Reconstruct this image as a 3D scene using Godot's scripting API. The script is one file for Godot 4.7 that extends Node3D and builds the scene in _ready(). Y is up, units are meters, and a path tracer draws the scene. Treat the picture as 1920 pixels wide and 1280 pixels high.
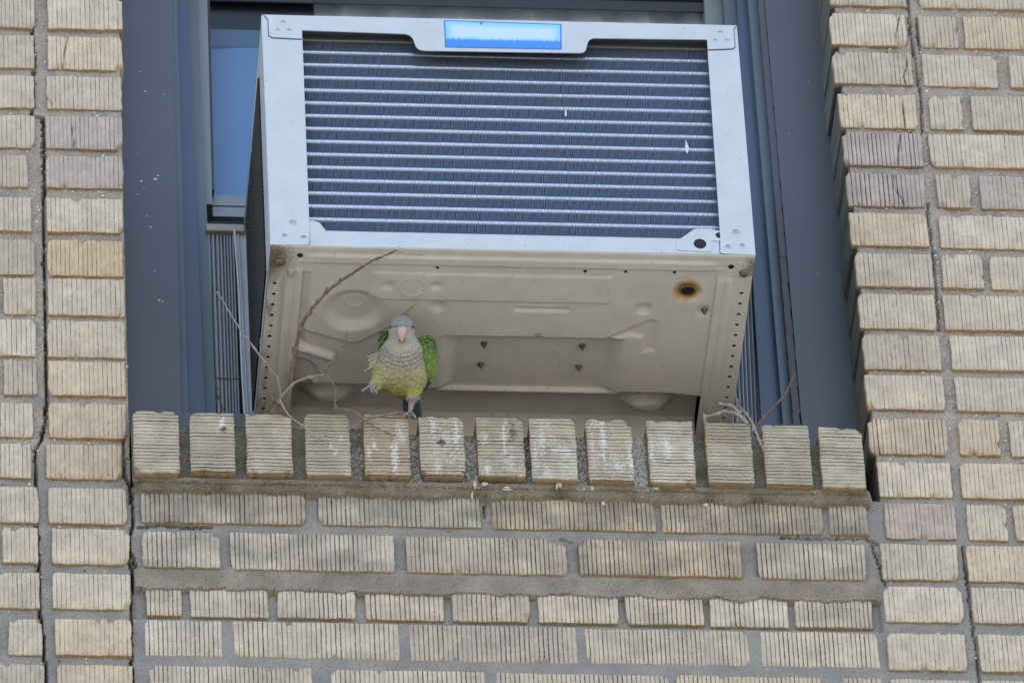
extends Node3D
# A buff brick wall with a window air conditioner, its brick sill, a parakeet and dry twigs.
# Numbers written in millimetres are measured from the middle of the sill, which stands YB metres above the ground.

const YB := 9.6
var rng := RandomNumberGenerator.new()
var nz := FastNoiseLite.new()      # slow noise
var nf := FastNoiseLite.new()      # fine noise
var nc := FastNoiseLite.new()      # cellular flecks
var taken := {}
var origin := {}                   # node -> its place in the world
var rects: Array = []              # brick faces, to keep pebbles off them
var M := {}


class MB:
	# collects triangles; faces that share points shade smooth
	var v := PackedVector3Array()
	var c := PackedColorArray()
	var u := PackedVector2Array()
	var ix := PackedInt32Array()
	var col := Color(1, 1, 1)

	func p(a: Vector3, uv := Vector2.ZERO) -> int:
		v.append(a)
		c.append(col)
		u.append(uv)
		return v.size() - 1

	func pc(a: Vector3, uv: Vector2, k: Color) -> int:
		v.append(a)
		c.append(k)
		u.append(uv)
		return v.size() - 1

	func t(a: int, b: int, d: int) -> void:
		ix.append(a)
		ix.append(b)
		ix.append(d)

	func tri(a: Vector3, b: Vector3, d: Vector3, hint: Vector3) -> void:
		var n := (d - a).cross(b - a)
		if n.dot(hint) < 0.0:
			t(p(a), p(d), p(b))
		else:
			t(p(a), p(b), p(d))

	func quad(a: Vector3, b: Vector3, d: Vector3, e: Vector3, hint: Vector3) -> void:
		var n := (d - a).cross(b - a)
		var i := p(a)
		p(b)
		p(d)
		p(e)
		if n.dot(hint) < 0.0:
			t(i, i + 2, i + 1)
			t(i, i + 3, i + 2)
		else:
			t(i, i + 1, i + 2)
			t(i, i + 2, i + 3)

	# a box with chamfered edges
	func box(o: Vector3, s: Vector3, bev := 0.0, B := Basis.IDENTITY) -> void:
		var h := s * 0.5
		var b := minf(bev, minf(h.x, minf(h.y, h.z)) * 0.9)
		if b <= 0.0:
			for ax in 3:
				for sg in [-1.0, 1.0]:
					var n := Vector3.ZERO
					n[ax] = sg
					var q: Array = []
					for k in [[-1, -1], [1, -1], [1, 1], [-1, 1]]:
						var w := Vector3.ZERO
						w[ax] = sg * h[ax]
						w[(ax + 1) % 3] = k[0] * h[(ax + 1) % 3]
						w[(ax + 2) % 3] = k[1] * h[(ax + 2) % 3]
						q.append(o + B * w)
					quad(q[0], q[1], q[2], q[3], B * n)
			return
		var P := func(sx: Vector3, ax: int) -> Vector3:
			var w := Vector3(sx.x * (h.x - b), sx.y * (h.y - b), sx.z * (h.z - b))
			w[ax] = sx[ax] * h[ax]
			return o + B * w
		for ax in 3:
			var a1 := (ax + 1) % 3
			var a2 := (ax + 2) % 3
			for sg in [-1.0, 1.0]:
				var n := Vector3.ZERO
				n[ax] = sg
				var q: Array = []
				for k in [[-1, -1], [1, -1], [1, 1], [-1, 1]]:
					var sx := Vector3.ZERO
					sx[ax] = sg
					sx[a1] = k[0]
					sx[a2] = k[1]
					q.append(P.call(sx, ax))
				quad(q[0], q[1], q[2], q[3], B * n)
			# edges along axis ax
			for s1 in [-1.0, 1.0]:
				for s2 in [-1.0, 1.0]:
					var e0 := Vector3.ZERO
					e0[a1] = s1
					e0[a2] = s2
					var lo := e0
					lo[ax] = -1.0
					var hi := e0
					hi[ax] = 1.0
					quad(P.call(lo, a1), P.call(hi, a1), P.call(hi, a2), P.call(lo, a2), B * e0)
		for sx in [-1.0, 1.0]:
			for sy in [-1.0, 1.0]:
				for sz in [-1.0, 1.0]:
					var w := Vector3(sx, sy, sz)
					tri(P.call(w, 0), P.call(w, 1), P.call(w, 2), B * w)

	# rings of points joined into a skin; caps by fans
	func skin(rings: Array, closed: bool, cap0 := true, cap1 := true, uvs := Vector2(1, 1)) -> void:
		var n: int = rings[0].size()
		var base := v.size()
		var mid := Vector3.ZERO
		for q in rings[0]:
			mid += q
		mid /= n
		var at := 0.0
		for r in rings.size():
			if r > 0:
				at += (rings[r][0] as Vector3).distance_to(rings[r - 1][0])
			for k in n:
				p(rings[r][k], Vector2(float(k) / n * uvs.x, at * uvs.y))
		var a: Vector3 = rings[0][0]
		var b: Vector3 = rings[0][1 % n]
		var d: Vector3 = rings[1][0]
		var m2 := (d - a).cross(b - a)
		var flip := m2.dot(a - mid) < 0.0 if closed else m2.z < 0.0
		for r in rings.size() - 1:
			for k in (n if closed else n - 1):
				var k1 := (k + 1) % n
				var i0 := base + r * n + k
				var i1 := base + r * n + k1
				var j0 := i0 + n
				var j1 := i1 + n
				if flip:
					t(i0, j1, i1)
					t(i0, j0, j1)
				else:
					t(i0, i1, j1)
					t(i0, j1, j0)
		if closed:
			var last := rings.size() - 1
			if cap0:
				var c0 := Vector3.ZERO
				var c1 := Vector3.ZERO
				for q in rings[0]:
					c0 += q
				for q in rings[1]:
					c1 += q
				for k in range(1, n - 1):
					tri(rings[0][0], rings[0][k], rings[0][k + 1], c0 - c1)
			if cap1:
				var c2 := Vector3.ZERO
				var c3 := Vector3.ZERO
				for q in rings[last]:
					c2 += q
				for q in rings[last - 1]:
					c3 += q
				for k in range(1, n - 1):
					tri(rings[last][0], rings[last][k], rings[last][k + 1], c2 - c3)

	func tube(pts: Array, rad: Array, n := 8) -> void:
		var rings: Array = []
		var side := Vector3.ZERO
		for i in pts.size():
			var d: Vector3 = (pts[mini(i + 1, pts.size() - 1)] - pts[maxi(i - 1, 0)]).normalized()
			if i == 0:
				side = d.cross(Vector3.UP if absf(d.y) < 0.9 else Vector3.RIGHT).normalized()
			side = (side - d * side.dot(d)).normalized()
			var up := d.cross(side)
			var ring: Array = []
			for k in n:
				var an := TAU * k / n
				ring.append(pts[i] + (side * cos(an) + up * sin(an)) * rad[i])
			rings.append(ring)
		skin(rings, true)

	# (radius, height) pairs turned about an axis
	func lathe(o: Vector3, axis: Vector3, prof: Array, n := 14, cap := true) -> void:
		var s := axis.cross(Vector3(0.31, 0.77, 0.55)).normalized()
		var w := axis.cross(s)
		var rings: Array = []
		for q in prof:
			var ring: Array = []
			for k in n:
				var an := TAU * k / n
				ring.append(o + axis * q.y + (s * cos(an) + w * sin(an)) * maxf(q.x, 1e-5))
			rings.append(ring)
		skin(rings, true, cap, cap)

	# a sheet cut to an outline, with holes, between z0 (back) and z1 (front) of the frame T
	func plate(outline: PackedVector2Array, holes: Array, z0: float, z1: float, T := Transform3D.IDENTITY, step := 0.02) -> void:
		var loops: Array = [outline]
		loops.append_array(holes)
		# one loop in centred millimetres: each hole is joined to the nearest point of what is already joined
		var o0: Vector2 = outline[0]
		var merged := PackedVector2Array()
		for li in loops.size():
			var lp: PackedVector2Array = loops[li]
			var dense := PackedVector2Array()
			for i in lp.size():
				var a: Vector2 = lp[i]
				var b: Vector2 = lp[(i + 1) % lp.size()]
				var m := maxi(1, int(ceil(a.distance_to(b) / step))) if li == 0 else 1
				for k in m:
					dense.append((a.lerp(b, float(k) / m) - o0) * 1000.0)
			if li == 0:
				merged = dense
				if not Geometry2D.is_polygon_clockwise(merged):
					merged.reverse()
				continue
			if Geometry2D.is_polygon_clockwise(dense):
				dense.reverse()
			var best := INF
			var bi := 0
			var bj := 0
			for i in merged.size():
				for j in dense.size():
					var d := merged[i].distance_squared_to(dense[j])
					if d < best:
						best = d
						bi = i
						bj = j
			var joined := merged.slice(0, bi + 1)
			for k in dense.size() + 1:
				joined.append(dense[(bj + k) % dense.size()])
			joined.append_array(merged.slice(bi))
			merged = joined
		var tris := Geometry2D.triangulate_polygon(merged)
		if tris.is_empty():
			push_error("a plate could not be cut")
		var pts := PackedVector2Array()
		for q in merged:
			pts.append(q * 0.001 + o0)
		var f := v.size()
		for q in pts:
			p(T * Vector3(q.x, q.y, z1), q)
		var bk := v.size()
		for q in pts:
			p(T * Vector3(q.x, q.y, z0), q)
		for i in range(0, tris.size(), 3):
			var cw := (merged[tris[i + 1]] - merged[tris[i]]).cross(merged[tris[i + 2]] - merged[tris[i]]) < 0.0
			if cw:
				t(f + tris[i], f + tris[i + 1], f + tris[i + 2])
				t(bk + tris[i], bk + tris[i + 2], bk + tris[i + 1])
			else:
				t(f + tris[i], f + tris[i + 2], f + tris[i + 1])
				t(bk + tris[i], bk + tris[i + 1], bk + tris[i + 2])
		for li in loops.size():
			var lp: PackedVector2Array = loops[li]
			for i in lp.size():
				var a := lp[i]
				var b := lp[(i + 1) % lp.size()]
				var nrm := Vector2(b.y - a.y, a.x - b.x).normalized()
				if Geometry2D.is_point_in_polygon((a + b) * 0.5 + nrm * 1e-4, lp) == (li == 0):
					nrm = -nrm
				quad(T * Vector3(a.x, a.y, z0), T * Vector3(b.x, b.y, z0), T * Vector3(b.x, b.y, z1), T * Vector3(a.x, a.y, z1), T.basis * Vector3(nrm.x, nrm.y, 0))

	func mesh(off: Vector3, mat: Material) -> ArrayMesh:
		var n := PackedVector3Array()
		n.resize(v.size())
		for i in range(0, ix.size(), 3):
			var a := v[ix[i]]
			var f := (v[ix[i + 2]] - a).cross(v[ix[i + 1]] - a)
			n[ix[i]] += f
			n[ix[i + 1]] += f
			n[ix[i + 2]] += f
		var w := PackedVector3Array()
		w.resize(v.size())
		for i in v.size():
			n[i] = n[i].normalized() if n[i].length_squared() > 0.0 else Vector3.UP
			w[i] = v[i] - off
		var arr := []
		arr.resize(Mesh.ARRAY_MAX)
		arr[Mesh.ARRAY_VERTEX] = w
		arr[Mesh.ARRAY_NORMAL] = n
		arr[Mesh.ARRAY_COLOR] = c
		arr[Mesh.ARRAY_TEX_UV] = u
		arr[Mesh.ARRAY_INDEX] = ix
		var m := ArrayMesh.new()
		m.add_surface_from_arrays(Mesh.PRIMITIVE_TRIANGLES, arr)
		m.surface_set_material(0, mat)
		return m


func mm(x: float, y: float, z: float) -> Vector3:
	return Vector3(x, y, z) * 0.001 + Vector3(0, YB, 0)


func numbered(called: String) -> String:
	if not taken.has(called):
		taken[called] = 0
		return called
	taken[called] += 1
	return "%s_%03d" % [called, taken[called]]


func tag(o: Node, label: String, category := "", group := "", kind := "") -> void:
	if label:
		o.set_meta("label", label)
	if category:
		o.set_meta("category", category)
	if group:
		o.set_meta("group", group)
	if kind:
		o.set_meta("kind", kind)


func thing(called: String, at: Vector3, label: String, category: String, group := "") -> Node3D:
	var o := Node3D.new()
	o.name = numbered(called)
	add_child(o, true)
	o.position = at
	origin[o] = at
	tag(o, label, category, group)
	return o


# commits world-space geometry as one named mesh under a parent
func obj(called: String, b: MB, mat: Material, parent: Node3D = null, at = null) -> MeshInstance3D:
	var o := MeshInstance3D.new()
	o.name = called if parent else numbered(called)
	var home: Vector3 = origin[parent] if parent else Vector3.ZERO
	var w: Vector3 = at if at != null else home
	o.mesh = b.mesh(w, mat)
	(parent if parent else self).add_child(o, true)
	o.position = w - home
	origin[o] = w
	return o


func node(called: String, parent: Node3D, at: Vector3) -> Node3D:
	var o := Node3D.new()
	o.name = called
	parent.add_child(o, true)
	o.position = at - origin[parent]
	origin[o] = at
	return o


func lin(r: float, g: float, b: float) -> Color:
	return Color(r, g, b).linear_to_srgb()


func mat(called: String, col: Color, rough := 0.6, metal := 0.0) -> StandardMaterial3D:
	var m := StandardMaterial3D.new()
	m.resource_name = called
	m.albedo_color = col
	m.roughness = rough
	m.metallic = metal
	M[called] = m
	return m


func circle(x: float, y: float, rx: float, ry := -1.0, n := 14) -> PackedVector2Array:
	var o := PackedVector2Array()
	for k in n:
		o.append(Vector2(x + rx * cos(TAU * k / n), y + (ry if ry > 0 else rx) * sin(TAU * k / n)))
	return o


func poly(a: Array) -> PackedVector2Array:
	var o := PackedVector2Array()
	for i in range(0, a.size(), 2):
		o.append(Vector2(a[i], a[i + 1]) * 0.001 + Vector2(0, YB))
	return o


func sstep(a: float, b: float, x: float) -> float:
	var t := clampf((x - a) / (b - a), 0.0, 1.0)
	return t * t * (3.0 - 2.0 * t)


func seg(px: float, py: float, ax: float, ay: float, bx: float, by: float) -> float:
	var dx := bx - ax
	var dy := by - ay
	var t := clampf(((px - ax) * dx + (py - ay) * dy) / (dx * dx + dy * dy + 1e-12), 0.0, 1.0)
	return Vector2(px - ax - dx * t, py - ay - dy * t).length()


# ---------------------------------------------------------------- textures

func groove_texture(thin: bool) -> ImageTexture:
	# 64 combed ridges across, 128 mm down: dirt in the grooves in broken dashes, grit on the ridges
	var w := 1024
	var h := 512
	var data := PackedByteArray()
	data.resize(w * h)
	var half := 0.10 if thin else 0.16
	var power := PackedFloat32Array()
	var rr := RandomNumberGenerator.new()
	rr.seed = 12
	for i in 64:
		power.append(rr.randf_range(0.3, 1.0))
	for i in w:
		var f := fposmod(float(i) / 16.0 + 0.5, 1.0) - 0.5
		var ridge := int(floor(float(i) / 16.0 + 0.5)) % 64
		for j in h:
			var k := 0.93 + 0.19 * nf.get_noise_2d(i * 2.6, j * 1.7) + 0.07 * nz.get_noise_2d(i * 1.1 + 300.0, j * 0.6)
			var wob := 0.05 * nf.get_noise_2d(ridge * 53.0, j * 0.8)
			var d := absf(f + wob)
			var dash := sstep(-0.28, 0.18, nf.get_noise_2d(ridge * 91.0 + 40.0, j * 1.4) + 0.5 * nz.get_noise_2d(ridge * 17.0, j * 0.35) + (0.0 if thin else 0.22))
			var g := power[ridge] * (1.0 - sstep(half * 0.45, half, d)) * ((0.12 if thin else 0.3) + (0.88 if thin else 0.7) * dash)
			k *= 1.0 - (0.70 if thin else 0.68) * g
			var pit := nf.get_noise_2d(i * 3.1 + 900.0, j * 2.0 + 77.0)
			if pit > 0.5:
				k *= 0.72
			data[j * w + i] = int(clampf(k, 0.0, 1.0) * 255.0)
	var im := Image.create_from_data(w, h, false, Image.FORMAT_L8, data)
	return ImageTexture.create_from_image(im)


func grit_texture(freq: float, lo: float, hi: float, flecks: bool, side := 512) -> ImageTexture:
	var data := PackedByteArray()
	data.resize(side * side)
	var a := FastNoiseLite.new()
	a.seed = 31
	a.frequency = freq
	a.fractal_octaves = 3
	var im0 := a.get_seamless_image(side, side)
	var cellular := FastNoiseLite.new()
	cellular.seed = 8
	cellular.noise_type = FastNoiseLite.TYPE_CELLULAR
	cellular.cellular_return_type = FastNoiseLite.RETURN_DISTANCE
	cellular.frequency = 0.045
	var im1 := cellular.get_seamless_image(side, side)
	var d0 := im0.get_data()
	var d1 := im1.get_data()
	for i in side * side:
		var k := lerpf(lo, hi, d0[i] / 255.0)
		if flecks and d1[i] < 42:
			k = lerpf(k, 0.55 if i % 5 else 1.0, 0.75)
		data[i] = int(clampf(k, 0.0, 1.0) * 255.0)
	return ImageTexture.create_from_image(Image.create_from_data(side, side, false, Image.FORMAT_L8, data))


func speck_texture(side: int, count: int, seed_: int, base := 0.97) -> ImageTexture:
	# clean paint with dust, faint streaks and a few chips
	var im := Image.create(side, side, false, Image.FORMAT_L8)
	var r := RandomNumberGenerator.new()
	r.seed = seed_
	for j in side:
		for i in side:
			var k := base + 0.03 * nz.get_noise_2d(i * 0.5, j * 0.5) + 0.03 * nf.get_noise_2d(i * 0.9, j * 0.2) * 0.3
			im.set_pixel(i, j, Color(k, k, k))
	for n in count:
		var x := r.randi_range(2, side - 3)
		var y := r.randi_range(2, side - 3)
		var k := r.randf_range(0.25, 0.8)
		for q in r.randi_range(1, 3):
			im.set_pixel(clampi(x + r.randi_range(-1, 1), 0, side - 1), clampi(y + r.randi_range(-1, 1), 0, side - 1), Color(k, k, k))
	return ImageTexture.create_from_image(im)


func sticker_texture() -> ImageTexture:
	# a sun-bleached blue label: blue border, pale middle, blue band along the bottom
	var w := 296
	var h := 92
	var im := Image.create(w, h, false, Image.FORMAT_RGB8)
	for j in h:
		for i in w:
			var e := minf(minf(i, w - 1 - i), minf(j, h - 1 - j) * 1.0)
			var pale := Color(0.72, 0.785, 0.83)
			var cyan := Color(0.42, 0.72, 0.93)
			var blue := Color(0.16, 0.45, 0.78)
			var n := nf.get_noise_2d(i * 2.0, j * 2.0)
			var n2 := nf.get_noise_2d(i * 0.9, 40.0)
			var c := pale.lerp(cyan, clampf(0.10 + 0.5 * n + sstep(26, 4, e) * 0.75, 0.0, 1.0))
			var band := sstep(57.0, 66.0, j + 3.0 * n2 + 3.0 * n)
			c = c.lerp(cyan, sstep(48.0, 62.0, j + 6.0 * n2) * 0.7)
			c = c.lerp(blue.lightened(0.06 + 0.08 * nf.get_noise_2d(i * 0.5, j * 4.0)), band)
			c = c.lerp(Color(0.08, 0.36, 0.66), sstep(4.0, 1.0, e) * 0.9)
			if Vector2(i - 93, (j - 5) * 0.5).length() < 3.5:
				c = c.lerp(Color(0.1, 0.4, 0.72), 0.8)
			if n > 0.62:
				c = c.darkened(0.25)
			im.set_pixel(i, j, c)
	return ImageTexture.create_from_image(im)


func materials() -> void:
	nz.seed = 11
	nz.frequency = 0.02
	nf.seed = 23
	nf.frequency = 0.11
	nf.fractal_octaves = 3
	nc.seed = 3
	var thin := groove_texture(true)
	var deep := groove_texture(false)
	var grit := grit_texture(0.12, 0.35, 1.0, false)
	for k in [["brick_thin", thin], ["brick_deep", deep]]:
		var b := mat(k[0], Color(1, 1, 1), 0.95)
		b.vertex_color_use_as_albedo = true
		b.albedo_texture = k[1]
		b.heightmap_enabled = true
		b.heightmap_texture = grit
		b.heightmap_scale = 0.08
		b.metallic_specular = 0.25
	var mo := mat("mortar", Color(1, 1, 1), 1.0)
	mo.vertex_color_use_as_albedo = true
	mo.albedo_texture = grit_texture(0.16, 0.58, 1.05, true, 1024)
	mo.heightmap_enabled = true
	mo.heightmap_texture = grit_texture(0.2, 0.0, 1.0, false)
	mo.heightmap_scale = 0.12
	mo.metallic_specular = 0.2
	var spk := speck_texture(512, 260, 4)
	var dusty := speck_texture(512, 40, 9, 0.95)
	var wp := mat("white_paint", lin(0.44, 0.485, 0.515), 0.4)
	wp.albedo_texture = spk
	wp.uv1_triplanar = true
	wp.uv1_scale = Vector3(3.1, 3.1, 3.1)
	wp.metallic_specular = 0.5
	var up := mat("pan_paint", Color(1, 1, 1), 0.55)
	up.vertex_color_use_as_albedo = true
	up.albedo_texture = dusty
	up.uv1_scale = Vector3(3.4, 3.4, 1)
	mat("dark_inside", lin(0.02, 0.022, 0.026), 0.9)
	mat("hole_dark", lin(0.012, 0.012, 0.014), 0.9)
	mat("seam_shade", lin(0.05, 0.055, 0.075), 0.8)
	var fin := mat("fin_metal", lin(0.19, 0.262, 0.38), 0.55, 0.1)
	fin.metallic_specular = 0.5
	mat("tube_metal", lin(0.64, 0.69, 0.76), 0.33, 1.0)
	mat("dirty_shaded_tube_metal", lin(0.55, 0.47, 0.34), 0.45, 1.0)  # tan top tube: dirt and shadow both put into the colour
	var st := mat("sticker", Color(1, 1, 1), 0.5)
	st.albedo_texture = sticker_texture()
	var ft := speck_texture(512, 14, 15, 0.95)
	for k in [["casing_paint", lin(0.062, 0.066, 0.079), 0.42], ["jamb_sky_tint", lin(0.032, 0.055, 0.10), 0.3], ["step_paint", lin(0.075, 0.102, 0.122), 0.4], ["sash_metal", lin(0.16, 0.19, 0.20), 0.4], ["caulk", lin(0.085, 0.085, 0.105), 0.8], ["curtain_vinyl", lin(0.38, 0.43, 0.47), 0.5], ["curtain_trim", lin(0.50, 0.57, 0.62), 0.4], ["beige_rail", lin(0.30, 0.29, 0.25), 0.5], ["gasket", lin(0.03, 0.035, 0.045), 0.6]]:  # jamb is tinted bluer: sky reflection put into its colour
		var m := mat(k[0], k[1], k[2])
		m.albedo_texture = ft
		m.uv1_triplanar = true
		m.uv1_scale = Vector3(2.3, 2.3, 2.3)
	mat("louvre_shade", lin(0.085, 0.095, 0.11), 0.6)  # slats coloured dark to imitate the shadow under the louvres
	var gl := mat("glass", Color(0.3, 0.38, 0.45, 0.015), 0.02)
	gl.metallic_specular = 0.3
	gl.transparency = BaseMaterial3D.TRANSPARENCY_ALPHA
	var tw := mat("twig_bark", Color(1, 1, 1), 0.9)
	tw.vertex_color_use_as_albedo = true
	var fe := mat("feather", Color(1, 1, 1), 0.85)
	fe.vertex_color_use_as_albedo = true
	fe.rim_enabled = true
	fe.rim = 0.3
	var ho := mat("beak_horn", Color(1, 1, 1), 0.5)
	ho.vertex_color_use_as_albedo = true
	mat("eye", lin(0.006, 0.005, 0.005), 0.08)
	mat("steel", lin(0.16, 0.15, 0.13), 0.5, 0.6)
	mat("blue_reflection_tint", lin(0.065, 0.165, 0.33), 0.85)  # colour imitates the blue reflection in the pane
	mat("dark_reflection_tint", lin(0.04, 0.09, 0.18), 0.85)  # darker band of the same imitated reflection
	mat("grey_reflection_tint", lin(0.66, 0.76, 0.82), 0.9)  # pale colour imitates the grey reflection above the unit
	mat("room_paint", lin(0.10, 0.10, 0.10), 0.9)
	var pv := mat("paving", lin(0.44, 0.375, 0.29), 0.95)
	pv.albedo_texture = grit_texture(0.05, 0.8, 1.0, false)
	pv.uv1_triplanar = true
	pv.uv1_scale = Vector3(0.4, 0.4, 0.4)
	mat("plain_wall", lin(0.36, 0.31, 0.23), 0.95)
	var pb := mat("pebble", Color(1, 1, 1), 0.7)
	pb.vertex_color_use_as_albedo = true


# ---------------------------------------------------------------- brickwork

# a ribbed brick: combed front with worn arrises, chips and cracks, plain sides; x, y, z in millimetres
func brick(parent: Node3D, x0: float, x1: float, y0: float, y1: float, z: float, opt := {}) -> void:
	var across: bool = opt.get("across", false)       # ridges lie level (sill) instead of upright
	var depth: float = opt.get("depth", 40.0)
	var heavy: float = opt.get("heavy", 0.0)
	var tone: Color = opt.get("tone", Color(0.45, 0.385, 0.275))
	var cracks: Array = opt.get("cracks", [])
	var stain: Array = opt.get("stain", [])
	var w := x1 - x0
	var h := y1 - y0
	var plain_ends := heavy > 0.4 and not across and rng.randf() < 0.8
	tone = tone * Color(1.05, 1.055, 1.065)
	rects.append(Rect2(x0, y0, w, h))
	var pitch := 5.7 * rng.randf_range(0.95, 1.05)
	var n := maxi(3, roundi((h if across else w) / pitch))
	var long := h if across else w
	var short := w if across else h
	var p := long / n
	var gd := lerpf(0.35, 1.5, heavy) * rng.randf_range(0.85, 1.15)
	var aa := PackedFloat32Array()
	var az := PackedFloat32Array()
	for r in n:
		var jig := rng.randf_range(-0.16, 0.16) if across else rng.randf_range(-0.09, 0.09)
		var dd := gd * (rng.randf_range(0.15, 1.35) if across else rng.randf_range(0.25, 1.3))
		if plain_ends and (r == 0 or r == n - 1):
			dd *= 0.15
		for q in ([[0.0, -1.0], [0.2, -0.22], [0.5, 0.14], [0.8, -0.22]] if heavy > 0.4 else [[0.0, -1.0], [0.16, -0.12], [0.5, 0.16], [0.84, -0.12]]):
			aa.append((r + q[0] + (jig if q[0] > 0.0 else 0.0)) * p)
			az.append(q[1] * dd)
	az[0] = 0.0
	aa.append(long)
	az.append(0.0)
	var m := maxi(4, roundi(short / (2.2 if across else 4.2)))
	var bb := PackedFloat32Array()
	for i in m + 1:
		bb.append(short * i / m)
	# the outermost steps are the rounded arris
	aa[1] = minf(aa[1], 1.3)
	bb[1] = 1.4
	bb[m - 1] = short - 1.4
	var xs := bb if across else aa
	var ys := aa if across else bb
	var nx := xs.size()
	var ny := ys.size()
	var ox := rng.randf() * 9000.0
	var tu := float(rng.randi_range(0, 63)) / 64.0
	var tv := rng.randf()
	var chips: Array = []
	for k in rng.randi_range(1, 5):
		var side := rng.randi_range(0, 3)
		var cp := Vector2(rng.randf() * w, 0.0 if side < 2 else h)
		if rng.randf() < 0.45:
			cp.x = 0.0 if side % 2 else w
		chips.append([cp, rng.randf_range(2.0, 6.5)])
	for k in opt.get("chips", []):
		chips.append(k)
	var b := MB.new()
	var warm := Color(tone.r * 1.02, tone.g * 0.86, tone.b * 0.66)
	var tint := rng.randf_range(0.92, 1.06)
	for j in ny:
		for i in nx:
			var x := xs[i]
			var y := ys[j]
			var ia := j if across else i
			var along := x if across else y
			var dx := minf(x, w - x)
			var dy := minf(y, h - y)
			var e := minf(dx, dy)
			var rough := nf.get_noise_2d(ox + x * 3.0, y * 3.0)
			var slow := nz.get_noise_2d(ox + x * 1.2, y * 1.2)
			var zz := az[ia] * clampf(0.75 + 1.1 * nf.get_noise_2d(ox + ia * 31.0, along * 2.2), 0.0, 1.7) + 0.25 * rough + 0.5 * slow
			zz -= 1.5 * pow(maxf(0.0, 1.0 - e / 2.4), 2.0)
			var cl := tint * (1.0 + 0.16 * slow + 0.12 * rough + 0.05 * nf.get_noise_2d(ox + ia * 77.0, 3.0))
			var col := tone * cl
			# ragged edges
			var px := x
			var py := y
			var fx := maxf(0.0, 1.0 - dx / 5.0)
			var fy := maxf(0.0, 1.0 - dy / 5.0)
			if fx > 0.0:
				px += fx * (0.8 * nf.get_noise_2d(ox + 500.0 + (0.0 if x < w * 0.5 else 60.0), y * 1.2) + 1.3 * nz.get_noise_2d(ox, y * 1.3 + x))
			if fy > 0.0:
				py += fy * (0.8 * nf.get_noise_2d(ox + x * 1.2, 700.0 + (0.0 if y < h * 0.5 else 60.0)) + 1.4 * nz.get_noise_2d(ox + x * 1.2, 900.0 + y * 2.0))
			if across:
				py += 0.9 * nz.get_noise_2d(ox + x * 2.2, y * 0.6) * minf(1.0, dy / 4.0)
			else:
				px += 0.5 * nz.get_noise_2d(ox + x * 0.6, y * 2.2) * minf(1.0, dx / 4.0)
			var rc := 1.9
			if dx < rc and dy < rc:
				var vx := rc - dx
				var vy := rc - dy
				var l := sqrt(vx * vx + vy * vy)
				if l > rc:
					px += (vx - vx * rc / l) * (1.0 if x < w * 0.5 else -1.0)
					py += (vy - vy * rc / l) * (1.0 if y < h * 0.5 else -1.0)
			for ch in chips:
				var d: float = ch[1] * (1.0 + 0.35 * rough) - Vector2(x, y).distance_to(ch[0])
				if d > 0.0:
					zz -= d * 0.75 + 0.3
					if e < 1.6:
						var c0 := Vector2(w, h) * 0.5 - (ch[0] as Vector2)
						c0 = c0.normalized() * minf(d, 5.0) * 0.55
						px += c0.x
						py += c0.y
					col = col.lerp(Color(warm.r * 0.95, warm.g * 0.97, warm.b), 0.75)
			for ck in cracks:
				for s in ck.size() / 2 - 1:
					var d: float = seg(x, y, ck[s * 2] * w, ck[s * 2 + 1] * h, ck[s * 2 + 2] * w, ck[s * 2 + 3] * h)
					if d < 1.05:
						zz -= 3.5 * (1.15 - d)
						col = col * clampf(0.25 + d * 0.6, 0.0, 1.0)
			# sooty face where the wall weathers most
			if heavy > 0.0:
				var soot := clampf(heavy * (opt.get("soot", 0.45) + 0.9 * nz.get_noise_2d((x0 + x) * 0.55 + 40.0, (y0 + y) * 0.9) + 0.4 * rough), 0.0, 1.0)
				col = col.lerp(Color(0.17, 0.165, 0.145), soot * 0.68)
			if across:
				var moss := clampf(0.35 + 1.2 * nz.get_noise_2d((x0 + x) * 0.7 + 200.0, (y0 + y) * 0.7), 0.0, 1.0)
				col = col.lerp(Color(0.28, 0.265, 0.175), moss * 0.5)
				var wash: float = opt.get("wash", 0.0)
				if wash > 0.0:
					var sp := nf.get_noise_2d((x0 + x) * 2.4, (y0 + y) * 1.1 + 60.0) + 0.7 * nz.get_noise_2d((x0 + x) * 2.0, (y0 + y) * 0.5 + 400.0)
					col = col.lerp(Color(0.62, 0.61, 0.57), clampf((sp - 0.22) * 2.6, 0.0, 1.0) * wash)
				for st in stain:
					var q: float = Vector2((x0 + x - st[0]) / (st[2] * 0.85), (y0 + y - st[1]) / (st[3] * 1.15)).length() + 1.25 * nf.get_noise_2d((x0 + x) * 2.2, (y0 + y) * 1.3)
					if q < 1.0:
						col = col.lerp(Color(0.045, 0.042, 0.04) if st[4] < 0 else Color(0.74, 0.735, 0.70), clampf((1.0 - q) * 2.6, 0.0, 1.0) * absf(st[4]) * 0.9)
			col.a = 1.0
			var uv: Vector2
			if across:
				uv = Vector2(tu + y / p / 64.0, tv + x / 128.0)
			else:
				var ph := x / p
				if plain_ends and (ph < 0.9 or ph > n - 0.9):
					ph = (0.5 if ph < 0.9 else n - 0.5) + (fposmod(ph, 1.0) - 0.5) * 0.5
				uv = Vector2(tu + ph / 64.0, tv - y / 128.0)
			b.pc(mm(x0 + px, y0 + py, z + zz), uv, col)
	for j in ny - 1:
		for i in nx - 1:
			var q := j * nx + i
			b.t(q, q + nx, q + nx + 1)
			b.t(q, q + nx + 1, q + 1)
	# sides
	var ring := PackedInt32Array()
	for i in nx:
		ring.append(i)
	for j in range(1, ny):
		ring.append(j * nx + nx - 1)
	for i in range(nx - 2, -1, -1):
		ring.append((ny - 1) * nx + i)
	for j in range(ny - 2, 0, -1):
		ring.append(j * nx)
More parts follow.
